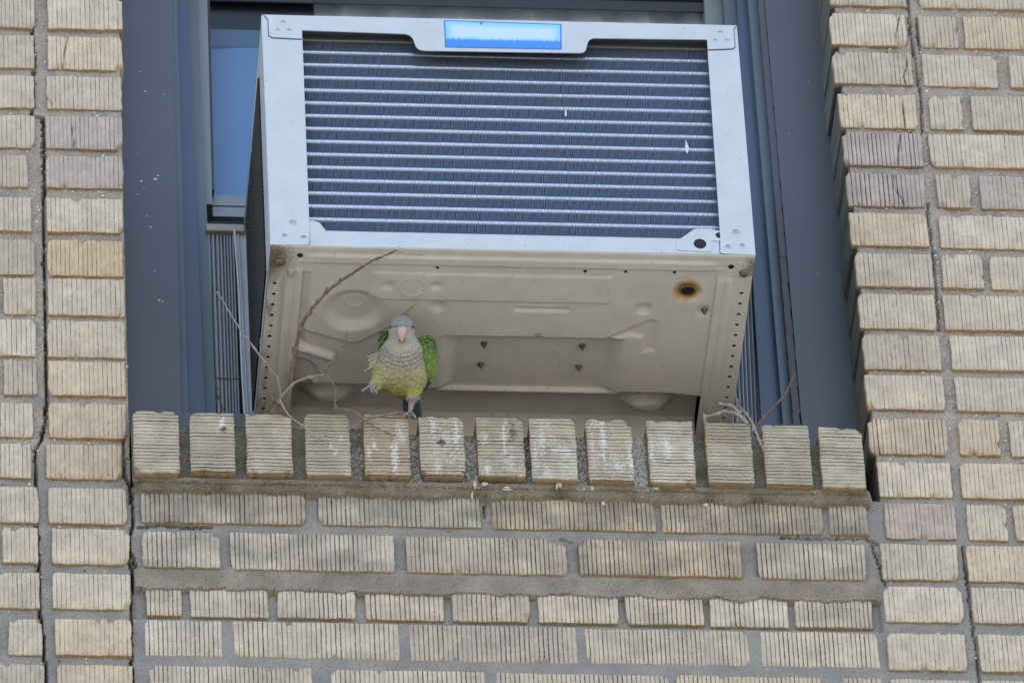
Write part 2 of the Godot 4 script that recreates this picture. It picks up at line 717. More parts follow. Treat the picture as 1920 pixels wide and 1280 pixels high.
	var k0 := b.v.size()
	var back := mm(0, 0, z - depth).z
	var skin: Color = opt.get("skin", warm)
	for depth_step in 3:
		for q in ring.size():
			var a := b.v[ring[q]]
			var s := nf.get_noise_2d(ox + q * 9.0, depth_step * 20.0)
			var at := Vector3(a.x, a.y, lerpf(a.z, back, [0.0, 0.09, 1.0][depth_step]))
			if depth_step == 1:
				at += Vector3(s, nf.get_noise_2d(ox + q * 7.0, 90.0), 0) * 0.0012
			var cc := (b.c[ring[q]].lerp(warm, 0.6) if depth_step == 0 else skin) * (0.95 + 0.2 * s)
			cc.a = 1.0
			b.pc(at, Vector2(tu + 0.0078 + q * 0.00003, tv + q * 0.02 + depth_step * 0.1), cc)
	var rn := ring.size()
	for d in 2:
		for q in rn:
			var q1 := (q + 1) % rn
			var a0 := k0 + d * rn + q
			var a1 := k0 + d * rn + q1
			b.t(a0, a1, a1 + rn)
			b.t(a0, a1 + rn, a0 + rn)
	obj("brick", b, M.brick_deep if heavy > 0.4 else M.brick_thin, parent, mm(x0, y0, z - depth))


func tone() -> Color:
	var k := rng.randf()
	var c := Color(0.56, 0.475, 0.355)
	if k < 0.15:
		c = Color(0.485, 0.415, 0.32)
	elif k < 0.34:
		c = Color(0.565, 0.45, 0.31)
	elif k < 0.48:
		c = Color(0.585, 0.515, 0.40)
	return c.lerp(Color(0.54, 0.46, 0.345), rng.randf() * 0.5)


var crack_cells := {}
const STEP := 2.2

func mark_crack(a: Array, dep: float) -> void:
	for i in range(0, a.size() - 2, 2):
		var p := Vector2(a[i], a[i + 1])
		var q := Vector2(a[i + 2], a[i + 3])
		var m := int(p.distance_to(q)) + 1
		for k in m + 1:
			var s := p.lerp(q, float(k) / m)
			s.x += 1.6 * nf.get_noise_2d(s.y * 0.9, i * 9.0)
			s.y += 1.6 * nf.get_noise_2d(s.x * 0.9, i * 5.0 + 50.0)
			crack_cells[Vector2i(floori(s.x / STEP), floori(s.y / STEP))] = dep * clampf(0.8 + 1.2 * nz.get_noise_2d(s.x, s.y * 2.0), 0.25, 1.0)


# surface of the mortar between the bricks: how far out it stands, and its colour
func mortar_at(x: float, y: float) -> Array:
	var rough := nf.get_noise_2d(x * 1.5, y * 1.5)
	var slow := nz.get_noise_2d(x * 0.8, y * 0.8)
	var z := -5.8 + 1.3 * rough + 1.6 * slow
	var sandy := Color(0.48, 0.42, 0.345)
	var grey := Color(0.395, 0.375, 0.325)
	var blue := Color(0.335, 0.32, 0.29)
	var g := sstep(250.0, 190.0, y + 40.0 * slow)
	g = maxf(g, sstep(0.30, 0.42, nz.get_noise_2d(x * 1.3 + 700.0, y * 0.7 + 90.0)))
	if x > -366.0 and x < 556.0:
		g = 1.0
	var col := sandy.lerp(grey.lerp(blue, clampf(0.5 + 1.5 * nz.get_noise_2d(x * 0.6 + 90.0, y * 0.6), 0, 1)), g)
	z = lerpf(z, -5.0 + 0.5 * rough + 1.2 * slow, g)
	if x > -366.0 and x < 556.0 and y < 200.0:
		var e := sstep(-362.0, -352.0, x) * sstep(560.0, 550.0, x)
		var wob := 7.0 * nz.get_noise_2d(x * 0.9, 20.0) + 2.0 * nf.get_noise_2d(x * 1.0, 8.0)
		if y > 176.0 + wob:
			z = lerpf(z, lerpf(3.2, 15.0, sstep(174.0 + wob, 190.0, y)) + rough, e)
			col = Color(0.355, 0.325, 0.265).lerp(Color(0.25, 0.235, 0.17), clampf(0.25 - 0.0016 * x + 1.2 * nz.get_noise_2d(x * 0.8, y * 2.0 + 31.0), 0.0, 0.8)) * (0.95 + 0.25 * slow)
		elif y > 26.0 + wob and y < 60.0:
			z = lerpf(z, lerpf(-6.0, -1.5, sstep(26.0, 56.0, y)) + 0.7 * rough, e)
			col = Color(0.385, 0.35, 0.29) * (0.95 + 0.25 * slow)
		elif y < 26.0 + wob and y > -22.0:
			z -= 9.0
		else:
			z = maxf(z, -4.5)
	var fleck := nf.get_noise_2d(x * 4.0 + 33.0, y * 4.0)
	if fleck > 0.42 and g < 0.5:
		col = col.lerp(Color(0.62, 0.60, 0.56), 0.55)
		z += 0.8
	elif fleck < -0.45:
		col = col * 0.75
	var ck = crack_cells.get(Vector2i(floori(x / STEP), floori(y / STEP)))
	if ck != null:
		z -= ck
		col = col * (0.3 if ck > 9.0 else 0.5)
	col *= 1.0 + 0.10 * slow + 0.10 * rough
	col.a = 1.0
	return [z, col]


func mortar_patch(b: MB, x0: float, x1: float, y0: float, y1: float, skirt: bool) -> void:
	var nx := int((x1 - x0) / STEP) + 1
	var ny := int((y1 - y0) / STEP) + 1
	var base := b.v.size()
	var sk := 1 if skirt else 0
	for j in ny:
		var y := y0 + (y1 - y0) * j / (ny - 1)
		for i in range(-sk, nx):
			var x := x0 + (x1 - x0) * maxi(i, 0) / (nx - 1)
			var r: Array = mortar_at(x, y)
			if i < 0:
				r[1] = Color(0.20, 0.205, 0.185)
			b.pc(mm(x, y, -110.0 if i < 0 else r[0]), Vector2(x, -y) / 260.0, r[1])
	var w := nx + sk
	for j in ny - 1:
		for i in w - 1:
			var q := base + j * w + i
			b.t(q, q + w, q + w + 1)
			b.t(q, q + w + 1, q + 1)


func build_wall() -> void:
	rng.seed = 77
	var wall := thing("brick_building", Vector3(0, 0, 0), "buff ribbed brick building wall around the window, cracked and repointed with grey mortar", "building")
	# cracks between mortar and brick
	for k in [[-481, 1240, -481, 1050, -477, 905, -480, 830, -482, 818, -466, 812, -466, 700, -468, 560, -467, 430, -469, 300, -474, 268, -484, 245, -483, 190, -482, 60, -479, -40, -474, -110, -472, -300],
		[-373, 292, -372, 210, -366, 185, -364, 130, -368, 112, -372, 70, -366, 55, -370, -60, -368, -300], [-358, 124, -330, 128, -300, 125, -268, 127], [-372, 100, -362, 60],
		[664, 1240, 662, 1000, 664, 960, 668, 880, 664, 820], [672, 1030, 671, 965], [662, 700, 663, 600, 662, 480],
		[666, 120, 667, 30, 670, -60, 669, -300], [72, 172, 71, 150], [552, 118, 556, 100, 560, 72, 566, 50], [440, 128, 470, 127, 545, 128, 560, 118], [165, 118, 180, 113]]:
		mark_crack(k, 22.0 if k[0] < 0 else 8.0)
	var b := MB.new()
	mortar_patch(b, -760, -366, -300, 1240, false)
	mortar_patch(b, 567, 1020, 190, 1240, true)
	mortar_patch(b, -366, 1020, -300, 190, false)
	var mo := obj("mortar", b, M.mortar, wall, mm(0, 0, -10))
	tag(mo, "", "", "", "stuff")
	# piers: courses by their top edge, bricks from left to right
	var left := [1026.8, 956.2, 885.2, 814.7, 745.6, 671.5, 600.7, 533.2, 462.6, 393.4, 322.9, 254.7, 183.5, 116.3, 45.3, -29.4, -101.8]
	var lx := [[-475, -458, -362], [-476, -459, -363], [-477, -461, -365], [-477, -463, -365], [-487, -464, -366], [-483, -464, -367], [-479, -464, -368], [-479, -464, -367, -520], [-480, -465, -368], [-479, -465, -369, -521], [-485, -466, -369], [-488, -470, -376, -526], [-480, -468, -371], [-481, -464, -369, -525], [-480, -465, -369], [-478, -462, -369, -519], [-476, -461, -369]]
	for i in range(-2, 19):
		var top: float = left[i] if i >= 0 and i < 17 else 1026.8 - 70.4 * i
		var e: Array = lx[clampi(i, 0, 16)]
		var h := rng.randf_range(55.5, 58.5)
		if i in [6, 7, 8]:
			h = 61.0
		var o := {"tone": tone(), "heavy": 0.15 if i < 11 else 0.35}
		if i in [3, 4]:
			o.tone = Color(0.455, 0.385, 0.32)
		if i == 6:
			o.tone = Color(0.58, 0.435, 0.275)
		if i == 1:
			o.cracks = [[0.28, 1.0, 0.22, 0.45, 0.2, -0.05]]
		if i == 2:
			o.cracks = [[-0.02, 0.35, 0.06, 0.18, 0.08, 0.0]]
		if i == 3:
			o.cracks = [[0.34, 0.65, 0.35, 0.4, 0.37, 0.0]]
		o.chips = []
		if rng.randf() < 0.4:
			o.chips = [[Vector2((e[2] - e[1]), 0.0), rng.randf_range(5.0, 10.0)]]
		brick(wall, e[1], e[2], top - h, top, rng.randf_range(-1.0, 1.0), o)
		var o2 := {"tone": tone(), "heavy": 0.3, "chips": [[Vector2(e[0] + 560.0, 30.0), 8.0]] if i in [3, 4] else []}
		if e.size() > 3:
			brick(wall, e[3], e[0], top - h, top, rng.randf_range(-1.2, 0.8), o2)
			brick(wall, e[3] - 215, e[3] - 13, top - h, top, 0.0, {"tone": tone()})
		else:
			brick(wall, e[0] - (97 if i % 4 == 0 else 203), e[0], top - h, top, rng.randf_range(-1.2, 0.8), {"tone": o2.tone, "heavy": 0.3})
	var right := [1102.6, 1029.0, 959.8, 885.3, 817.2, 745.7, 675.8, 606.3, 536.4, 467.1, 398.2, 325.4, 253.2, 185.0, 117.4, 48.5, -27.7, -101.5]
	var rx := [[561, 661, 678], [558, 657, 674, 724, 733], [557, 660, 674, 771, 787], [560, 661, 677, 720, 732], [561, 663, 672], [561, 661, 676, 720, 733], [560, 660, 675], [562, 661, 673, 726, 735], [562, 660, 670], [563, 661, 674], [561, 661, 675], [560, 659, 674, 725, 738], [567, 659, 671], [571, 660, 674, 724, 733], [562, 657, 669], [561, 659, 670], [560, 657, 673], [560, 658, 672]]
	var rcrack := {1: [0.86, 1.0, 0.92, 0.85, 0.86, 0.35, 0.87, 0.0], 2: [0.92, 1.0, 0.94, 0.6, 0.88, 0.25, 0.9, 0.0], 3: [0.81, 1.0, 0.83, 0.5, 0.83, 0.0], 4: [0.75, 1.0, 0.70, 0.5, 0.67, 0.0], 5: [0.62, 1.0, 0.60, 0.6, 0.68, 0.3, 0.72, 0.0], -1: [0.5, 0]}
	for i in range(-1, 20):
		var top: float = right[i] if i >= 0 and i < 18 else 1102.6 - 70.6 * i
		var e: Array = rx[clampi(i, 0, 17)]
		var h := rng.randf_range(56.0, 59.0)
		var o := {"tone": tone(), "heavy": 0.22, "depth": 105.0, "skin": Color(0.16, 0.16, 0.135)}  # reveal sides coloured darker for smeared mortar, dirt and occlusion
		if i in [4, 5]:
			o.tone = Color(0.45, 0.375, 0.315)
			o.heavy = 0.42
		if i == 11:
			o.heavy = 0.55
		if i == 13:
			o.tone = Color(0.475, 0.39, 0.315)
		if rcrack.has(i):
			o.cracks = [rcrack[i]]
		if rng.randf() < 0.35:
			o.chips = [[Vector2(e[1] - e[0], 0.0 if rng.randf() < 0.5 else h), rng.randf_range(4.0, 8.0)]]
		brick(wall, e[0], e[1], top - h, top, rng.randf_range(-1.0, 1.0), o)
		if e.size() == 3:
			brick(wall, e[2], e[2] + 203, top - h, top, rng.randf_range(-1.0, 1.0), {"tone": tone(), "heavy": 0.2})
		else:
			brick(wall, e[2], e[3], top - h, top, rng.randf_range(-1.5, 1.0), {"tone": tone(), "heavy": 0.25, "chips": [[Vector2(e[3] - e[2], rng.randf() * h), 6.0]]})
			brick(wall, e[4], e[4] + (203 if e[4] < 780 else 97), top - h, top, rng.randf_range(-1.0, 1.0), {"tone": tone() if i != 5 else Color(0.46, 0.385, 0.315), "heavy": 0.2})
	# courses below the sill
	var rows := [[131.0, 182.0, 0.0, 0.95, [-354, -150, -135, 67, 81, 284, 292, 493, 501, 549]],
		[55.0, 113.0, 3.0, 0.85, [-353, -258, -245, -43, -28, 170, 185, 387, 406, 542]],
		[-14.0, 35.0, -8.0, 0.6, [-350, -306, -295, -200, -188, -93, -80, 16, 27, 122, 133, 231, 240, 337, 345, 441, 450, 546]],
		[-82.5, -26.0, -3.0, 0.45, [-353, -258, -244, -42, -29, 177, 187, 389, 404, 549]],
		[-157.0, -99.5, -3.0, 0.55, [-348, -150, -127, 62, 75, 287, 295, 474, 502, 548]],
		[-228.0, -171.0, -3.0, 0.5, [-352, -255, -241, -40, -26, 176, 190, 392, 406, 548]]]
	for r in rows:
		for k in range(0, r[4].size(), 2):
			var o := {"tone": tone(), "heavy": clampf(r[3] + rng.randf_range(-0.15, 0.1), 0.42, 1.0), "depth": 30.0, "soot": 0.75 if r[1] == 182.0 else 0.6 if r[1] == 113.0 else 0.4}
			if r[1] == 113.0 and k == 4:
				o.chips = [[Vector2(198, 58), 12.0], [Vector2(186, 58), 9.0]]
			if r[1] == 113.0 and k == 6:
				o.chips = [[Vector2(0, 58), 11.0]]
			if r[1] == 113.0 and k == 0:
				o.chips = [[Vector2(95, 58), 11.0]]
			if r[1] == 35.0 and k == 8:
				o.chips = [[Vector2(92, 8), 7.0]]
			if r[1] == -26.0 and k == 4:
				o.tone = Color(0.47, 0.40, 0.315)
			brick(wall, r[4][k], r[4][k + 1], r[0] + rng.randf_range(-0.8, 0.8), r[1] + rng.randf_range(-0.8, 0.8), r[2] + rng.randf_range(-0.8, 0.8), o)
	# loose aggregate standing out of the older joints
	var ball := SphereMesh.new()
	ball.radius = 0.001
	ball.height = 0.0017
	ball.radial_segments = 7
	ball.rings = 4
	ball.material = M.pebble
	var spots: Array = []
	while spots.size() < 1900:
		var p := Vector2(rng.randf_range(-540, 850), rng.randf_range(-130, 1070))
		if p.x > -366 and p.x < 567 or nz.get_noise_2d(p.x * 1.5, p.y * 1.5) + (0.25 if p.y > 230 else -0.25) < rng.randf_range(-0.35, 0.5):
			continue
		var free := true
		for q in rects:
			if (q as Rect2).grow(0.5).has_point(p):
				free = false
				break
		if free:
			spots.append(p)
	var mmesh := MultiMesh.new()
	mmesh.transform_format = MultiMesh.TRANSFORM_3D
	mmesh.use_colors = true
	mmesh.mesh = ball
	mmesh.instance_count = spots.size()
	for i in spots.size():
		var s := rng.randf_range(0.5, 1.0)
		if rng.randf() < 0.16:
			s *= rng.randf_range(1.4, 2.4)
		var r: Array = mortar_at(spots[i].x, spots[i].y)
		mmesh.set_instance_transform(i, Transform3D(Basis.from_euler(Vector3(rng.randf() * 6, rng.randf() * 6, 0)).scaled(Vector3(s, s * rng.randf_range(0.7, 1.0), s * 0.9)), mm(spots[i].x, spots[i].y, r[0] + 0.2)))
		var g := rng.randf_range(0.42, 0.75)
		var pc := Color(g, g * rng.randf_range(0.9, 0.98), g * rng.randf_range(0.78, 0.95))
		if rng.randf() < 0.12:
			pc = Color(0.12, 0.12, 0.125)
		mmesh.set_instance_color(i, pc)
	var peb := MultiMeshInstance3D.new()
	peb.name = "pebbles"
	peb.multimesh = mmesh
	wall.add_child(peb, true)
	tag(peb, "", "", "", "stuff")
	build_sill(wall)
	# the plain rest of the building, beyond what the photograph shows
	b = MB.new()
	for q in [[-9000, -760, -YB * 1000, 5000], [1020, 9000, -YB * 1000, 5000], [-760, -390, 1240, 5000], [590, 1020, 1240, 5000], [-390, 590, 1370, 5000], [-760, 1020, -YB * 1000, -300]]:
		b.box(mm((q[0] + q[1]) / 2.0, (q[2] + q[3]) / 2.0, -155), Vector3(q[1] - q[0], q[3] - q[2], 300) * 0.001)
	for q in [[-760, -390, -300, 1240], [590, 1020, -300, 1240], [-390, 590, -300, 158]]:
		b.box(mm((q[0] + q[1]) / 2.0, (q[2] + q[3]) / 2.0, -170), Vector3(q[1] - q[0], q[3] - q[2], 270) * 0.001)
	for q in [[-9.0, -8.7], [8.7, 9.0]]:
		b.box(Vector3((q[0] + q[1]) / 2, YB / 2 + 2.5, -4.2), Vector3(0.3, YB + 5, 7.8))
	b.box(Vector3(0, YB / 2 + 2.5, -8.25), Vector3(18, YB + 5, 0.3))
	b.box(Vector3(0, YB + 5.15, -4.2), Vector3(18, 0.3, 8.4))
	obj("plain_wall", b, M.plain_wall, wall)


func build_sill(wall: Node3D) -> void:
	var sill := node("window_sill", wall, mm(92, 186, 0))
	var e := [-362, -306, -292, -237, -222, -166, -149, -94, -76, -20, -7, 48, 65, 123, 131, 188, 202, 258, 278, 335, 351, 408, 423, 481, 493, 547]
	var top := [290, 289.5, 290, 291, 292.5, 290, 292, 291.5, 291.5, 290.5, 289.5, 288.5, 287.5]
	var low := [188.5, 192, 191, 190, 191.5, 193.5, 194.5, 190.5, 190, 187.5, 189, 189, 187]
	# droppings on the sill: x, y, half width, half height, strength (below nought: a dark one)
	var drop := [[-39, 222, 5, 21, 1.0], [-63, 239, 3.5, 8, 0.9], [-71, 229, 4, 9, 0.7], [-30, 262, 8, 14, 0.5], [11, 272, 4.5, 14, 0.8], [39, 260, 4, 22, 0.8], [25, 252, 11, 13, 0.55], [15, 206, 5, 8, 0.6], [20, 247, 6, 5, -1.0], [99, 257, 2.2, 26, 0.95], [76, 207, 3.2, 10, 0.9], [74, 256, 5, 10, 0.6], [105, 215, 7, 9, 0.5], [110, 266, 6, 14, -0.6],
		[146, 254, 4.5, 21, 0.8], [166, 239, 13, 4.5, 0.8], [177, 238, 5, 6, 0.7], [150, 204, 6, 7, 0.6], [137, 232, 3, 20, 0.6], [222, 262, 3.6, 42, 0.9], [214, 285, 8, 9, 0.5], [240, 212, 5, 9, 0.7], [255, 222, 4, 26, 0.95], [208, 240, 3, 30, 0.5], [302, 243, 5, 16, 0.95], [296, 258, 10, 10, 0.35], [282, 235, 3.5, 14, 0.8], [330, 235, 4, 20, 0.4], [-252, 273, 5, 8, 1.0], [-250, 261, 4.5, 5, -1.0], [-118, 238, 3, 4, 0.8], [-112, 226, 3, 4, 0.6], [-105, 250, 3, 5, 0.5]]
	var wash := [0, 0, 0, 0.08, 0.25, 0.75, 0.5, 0.6, 0.6, 0.4, 0.05, 0.0, 0.0]
	for i in 13:
		var w: float = e[i * 2 + 1] - e[i * 2]
		var o := {"across": true, "depth": 78.0, "heavy": 0.42, "tone": Color(0.49, 0.425, 0.32), "wash": wash[i], "stain": drop, "skin": Color(0.36, 0.275, 0.165)}
		if i == 4:
			o.tone = Color(0.52, 0.41, 0.285)
			o.heavy = 0.45
		if i in [7, 9]:
			o.tone = Color(0.56, 0.50, 0.39)
		if i == 0:
			o.chips = [[Vector2(0, 0), 9.0], [Vector2(w, 102), 6.0], [Vector2(w * 0.5, -2), 5.0]]
		if i == 2:
			o.chips = [[Vector2(w - 6, 0), 6.0], [Vector2(8, 0), 6.0]]
		if i == 4:
			o.chips = [[Vector2(w * 0.2, 102), 4.0], [Vector2(w, 102), 4.0]]
		if i == 5:
			o.chips = [[Vector2(w * 0.45, 100), 7.0], [Vector2(w * 0.62, 98), 6.0], [Vector2(w, 0), 8.0]]
		if i == 8:
			o.chips = [[Vector2(w, 100), 9.0]]
		if i == 12:
			o.chips = [[Vector2(w, 100), 9.0], [Vector2(w - 12, 101), 5.0]]
		brick(sill, e[i * 2], e[i * 2 + 1], low[i], top[i], 25.0 + rng.randf_range(-1.0, 1.0), o)
	# dark, mossy mortar between and under the sill bricks
	var b := MB.new()
	var nx := 430
	var ny := 46
	for j in ny + 2:
		for i in nx:
			var x := -364.0 + 914.0 * i / (nx - 1)
			var tp := (279.0 if x < -60.0 else 273.0) + 4.0 * nz.get_noise_2d(x * 0.9, 3.0) + 2.0 * nf.get_noise_2d(x, 3.0)
			var y := lerpf(184.0, tp, minf(float(j) / (ny - 1), 1.0))
			var z := 9.0 + 2.2 * nf.get_noise_2d(x * 1.2, y * 1.2) + 2.0 * nz.get_noise_2d(x, y)
			if y < 192.0:
				z += 4.0 * sstep(192.0, 186.0, y)
			if j == ny:
				z -= 14.0
			elif j > ny:
				z = -52.0
			var c := Color(0.235, 0.225, 0.18).lerp(Color(0.33, 0.315, 0.27), clampf(0.4 + 1.6 * nf.get_noise_2d(x * 1.8, y * 1.8), 0, 1))
			c = c.lerp(Color(0.13, 0.15, 0.075), clampf(1.4 * nz.get_noise_2d(x * 0.8 + 60.0, y * 1.2), 0.0, 0.7))
			for s in [[-13.0, 0.7, 2.6], [56.0, 0.7, 2.0], [127.0, 0.4, 2.0], [195.0, 0.8, 2.2], [268.0, 1.3, 2.3], [-84.0, 0.3, 2.0]]:
				var d: float = absf(x - s[0])
				if d < 9.0:
					var q: float = nf.get_noise_2d(x * 2.6, y * 1.4 + 20.0) * s[2] + s[1] - 0.5
					c = c.lerp(Color(0.74, 0.74, 0.71), clampf(q, 0.0, 1.0) * 0.9)
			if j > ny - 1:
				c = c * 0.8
			c.a = 1.0
			b.pc(mm(x, y, z), Vector2(x, -y) / 220.0, c)
	for j in ny + 1:
		for i in nx - 1:
			var q := j * nx + i
			b.t(q, q + nx, q + nx + 1)
			b.t(q, q + nx + 1, q + 1)
	tag(obj("mortar", b, M.mortar, sill), "", "", "", "stuff")
	# splashes that ran down over the mortar under the sill
	var d := MB.new()
	for s in [[60, 187, 2, 4], [57, 178, 1.4, 4], [72, 188, 4, 1.6], [100, 184, 6, 2], [162, 187, 1.6, 2.5], [166, 189, 3, 2.5], [206, 186, 2, 2.5], [220, 171, 2.5, 2], [348, 172, 3, 1.6], [390, 176, 3, 2], [286, 188, 4, 2]]:
		var z := lerpf(1.5, 15.0, sstep(174.0, 190.0, s[1])) + 1.4
		var rim: Array = []
		for k in 14:
			var r := 1.0 + 0.45 * nf.get_noise_2d(s[0] * 9.0 + k * 23.0, s[1])
			rim.append(mm(s[0] + s[2] * r * cos(TAU * k / 14), s[1] + s[3] * r * sin(TAU * k / 14), z + 0.9 * s[3] * r * sin(TAU * k / 14)))
		d.col = Color(0.50, 0.475, 0.42)
		for k in 14:
			d.tri(mm(s[0], s[1], z + 0.8), rim[k], rim[(k + 1) % 14], Vector3(0, -0.5, 1))
	tag(obj("droppings", d, M.pebble, sill), "", "", "", "stuff")


# ---------------------------------------------------------------- window

# an upright strip whose edges may lean: x at the top and at the bottom, front and back, in millimetres
func strip(b: MB, at: float, bt: float, yt: float, ab: float, bb: float, yb: float, z1: float, z0: float) -> void:
	var q: Array = []
	for z in [z1, z0]:
		q.append([mm(ab, yb, z), mm(bb, yb, z), mm(bt, yt, z), mm(at, yt, z)])
	b.quad(q[0][0], q[0][1], q[0][2], q[0][3], Vector3(0, 0, 1))
	b.quad(q[1][0], q[1][1], q[1][2], q[1][3], Vector3(0, 0, -1))
	for k in 4:
		var k1 := (k + 1) % 4
		var n: Vector3 = [Vector3(0, -1, 0), Vector3(1, 0, 0), Vector3(0, 1, 0), Vector3(-1, 0, 0)][k]
		b.quad(q[0][k], q[0][k1], q[1][k1], q[1][k], n)


func one_strip(called: String, parent: Node3D, m: Material, a: Array, z1: float, z0: float) -> MeshInstance3D:
	var b := MB.new()
	strip(b, a[0], a[1], a[2], a[3], a[4], a[5], z1, z0)
	return obj(called, b, m, parent)


func build_window() -> void:
	var win := thing("window", mm(95, 300, -150), "slate grey metal window frame and glass set back behind the air conditioner", "window")
	# left side, from the brick inwards, each step further back
	var b := MB.new()
	strip(b, -420, -287.9, 1450, -420, -294.1, 200, -100, -130)
	# folded lip along the pan
	strip(b, -372, -358, 820, -374, -361, 200, -97, -101)
	obj("casing", b, M.casing_paint, win)
	b = MB.new()
	for q in [[-334, 990, 1.6], [-328, 955, 2.0], [-304, 950, 1.4], [-318, 800, 3.2], [-314, 806, 2.2], [-336, 796, 2.4], [-333, 782, 1.6], [-341, 772, 1.6], [-330, 735, 1.6], [-326, 716, 2.2], [-334, 690, 1.2], [-308, 722, 1.2], [-322, 640, 1.8], [-317, 590, 2.6], [-313, 588, 2.0], [-340, 845, 1.0], [-300, 840, 1.0], [-322, 880, 0.9], [-299, 700, 1.0], [-345, 610, 0.9], [508, 905, 1.1], [530, 660, 1.2], [515, 630, 1.3], [540, 1000, 1.0]]:
		var rim: Array = []
		for k in 9:
			var rr: float = q[2] * 0.7 * (1.0 + 0.5 * nf.get_noise_2d(q[0] * 9.0 + k * 31.0, q[1]))
			rim.append(mm(q[0] + rr * 1.2 * cos(TAU * k / 9), q[1] + rr * 0.9 * sin(TAU * k / 9), -99.7))
		for k in 9:
			b.tri(mm(q[0], q[1], -99.2), rim[k], rim[(k + 1) % 9], Vector3(0, 0, 1))
	tag(obj("paint_flecks", b, M.white_paint, win), "", "", "", "stuff")
	one_strip("casing_step", win, M.step_paint, [-287.9, -281.5, 1450, -294.1, -283.4, 200], -118, -150)
	one_strip("jamb", win, M.jamb_sky_tint, [-281.5, -270.3, 1450, -283.4, -257.9, 200], -135, -160)
	one_strip("track", win, M.step_paint, [-270.3, -256, 1450, -257.9, -242.5, 200], -150, -190)
	one_strip("sash_stile", win, M.sash_metal, [-256, -237, 1450, -253, -240.4, 819], -165, -205)
	one_strip("gasket", win, M.gasket, [-237, -233, 1450, -240.4, -236.7, 850], -170, -205)
	# right side
	b = MB.new()
	strip(b, 490.2, 620, 1450, 493.3, 620, 200, -100, -130)
	obj("casing", b, M.casing_paint, win)
	b = MB.new()
	for k in 28:
		var y0 := 200.0 + k * 44.6
		var w0 := 1.4 * nf.get_noise_2d(y0, 5.0)
		var w1 := 1.4 * nf.get_noise_2d(y0 + 44.6, 5.0)
		strip(b, 482.6, 490.6 + w1, y0 + 44.6, 483.4, 493.0 + w0, y0, -104.0 + w0 * 0.5, -116)
	obj("caulk", b, M.caulk, win)
	b = MB.new()
	var bead: Array = []
	var bead_r: Array = []
	for k in 90:
		var y := 285.0 + k * 10.6
		bead.append(mm(569.5 + 1.5 * nf.get_noise_2d(y * 0.7, 300.0), y, -98.0))
		bead_r.append(0.0032 + 0.0014 * nf.get_noise_2d(y * 1.2, 340.0))
	b.tube(bead, bead_r, 7)
	obj("caulk", b, M.caulk, win)
	one_strip("casing_step", win, M.step_paint, [471.7, 487, 1450, 472, 487, 200], -120, -150)
	one_strip("jamb", win, M.jamb_sky_tint, [464.1, 471.7, 1450, 443, 472, 200], -137, -160)
	one_strip("track", win, M.step_paint, [446, 466, 1450, 440, 460, 800], -152, -190)
	one_strip("sash_stile", win, M.sash_metal, [422, 450, 1450, 420, 446, 819], -172, -205)
	# bottom rail of the raised sash, with its groove
	b = MB.new()
	strip(b, -240, 440, 854, -240, 440, 836, -185, -205)
	strip(b, -238.5, 440, 835.2, -238.5, 440, 818, -186.5, -205)
	obj("sash_rail", b, M.sash_metal, win)
	one_strip("pane_gasket", win, M.gasket, [-237, 424, 857, -237, 424, 853.8], -189, -204)
	# rail across the top, in steps
	b = MB.new()
	strip(b, -237, 424, 1222, -237, 424, 1205, -185, -188)
	strip(b, -237, 424, 1240, -237, 424, 1223, -181, -188)
	strip(b, -262, 450, 1450, -262, 450, 1241, -176, -188)
	obj("head_rail", b, M.gasket, win)
	b = MB.new()
	b.box(mm(93, 1045, -191.5), Vector3(0.665, 0.402, 0.003), 0.0)
	obj("pane", b, M.glass, win)
	# frame across the bottom, which carries the air conditioner
	b = MB.new()
	strip(b, -420, -203, 402, -420, -203, 160, -102, -215)
	strip(b, 409, 620, 402, 409, 620, 160, -102, -215)
	strip(b, -203, 409, 410, -203, 409, 160, -158, -215)
	obj("bottom_frame", b, M.casing_paint, win)
	# added sheets behind the glass, coloured to imitate its reflections
	b = MB.new()
	var rings: Array = []
	for j in 10:
		var r: Array = []
		for i in 40:
			var x := -330.0 + 235.0 * i / 39.0
			r.append(mm(x, lerpf(1151.5, 740, j / 9.0), -220 + 1.5 * sin(x * 0.06) + 0.6 * sin(j * 1.3)))
		rings.append(r)
	b.skin(rings, false)
	var bc := thing("blue_reflection", mm(-212, 740, -220), "blue sheet added to imitate reflections in the glass left of the air conditioner", "reflection sheet")
	obj("reflection_sheet", b, M.blue_reflection_tint, bc)
	b = MB.new()
	b.box(mm(-212, 1168, -220), Vector3(0.235, 0.033, 0.006), 0.002)
	obj("reflection_band", b, M.dark_reflection_tint, bc)
	b = MB.new()
	rings = []
	for j in 6:
		var r: Array = []
		for i in 160:
			var x := -92.0 + 560.0 * i / 159.0
			r.append(mm(x, lerpf(1430, 1040, j / 5.0), -226 + 9.0 * sin(x * 0.075 + 0.8 * sin(x * 0.021)) + 3.0 * sin(x * 0.2)))
		rings.append(r)
	b.skin(rings, false)
	tag(obj("reflection_drape", b, M.grey_reflection_tint, null, mm(186, 1040, -226)), "grey folded sheet added to imitate reflections in the glass above the air conditioner", "reflection_drape")  # added sheet: folds and pale colour imitate streaked reflections
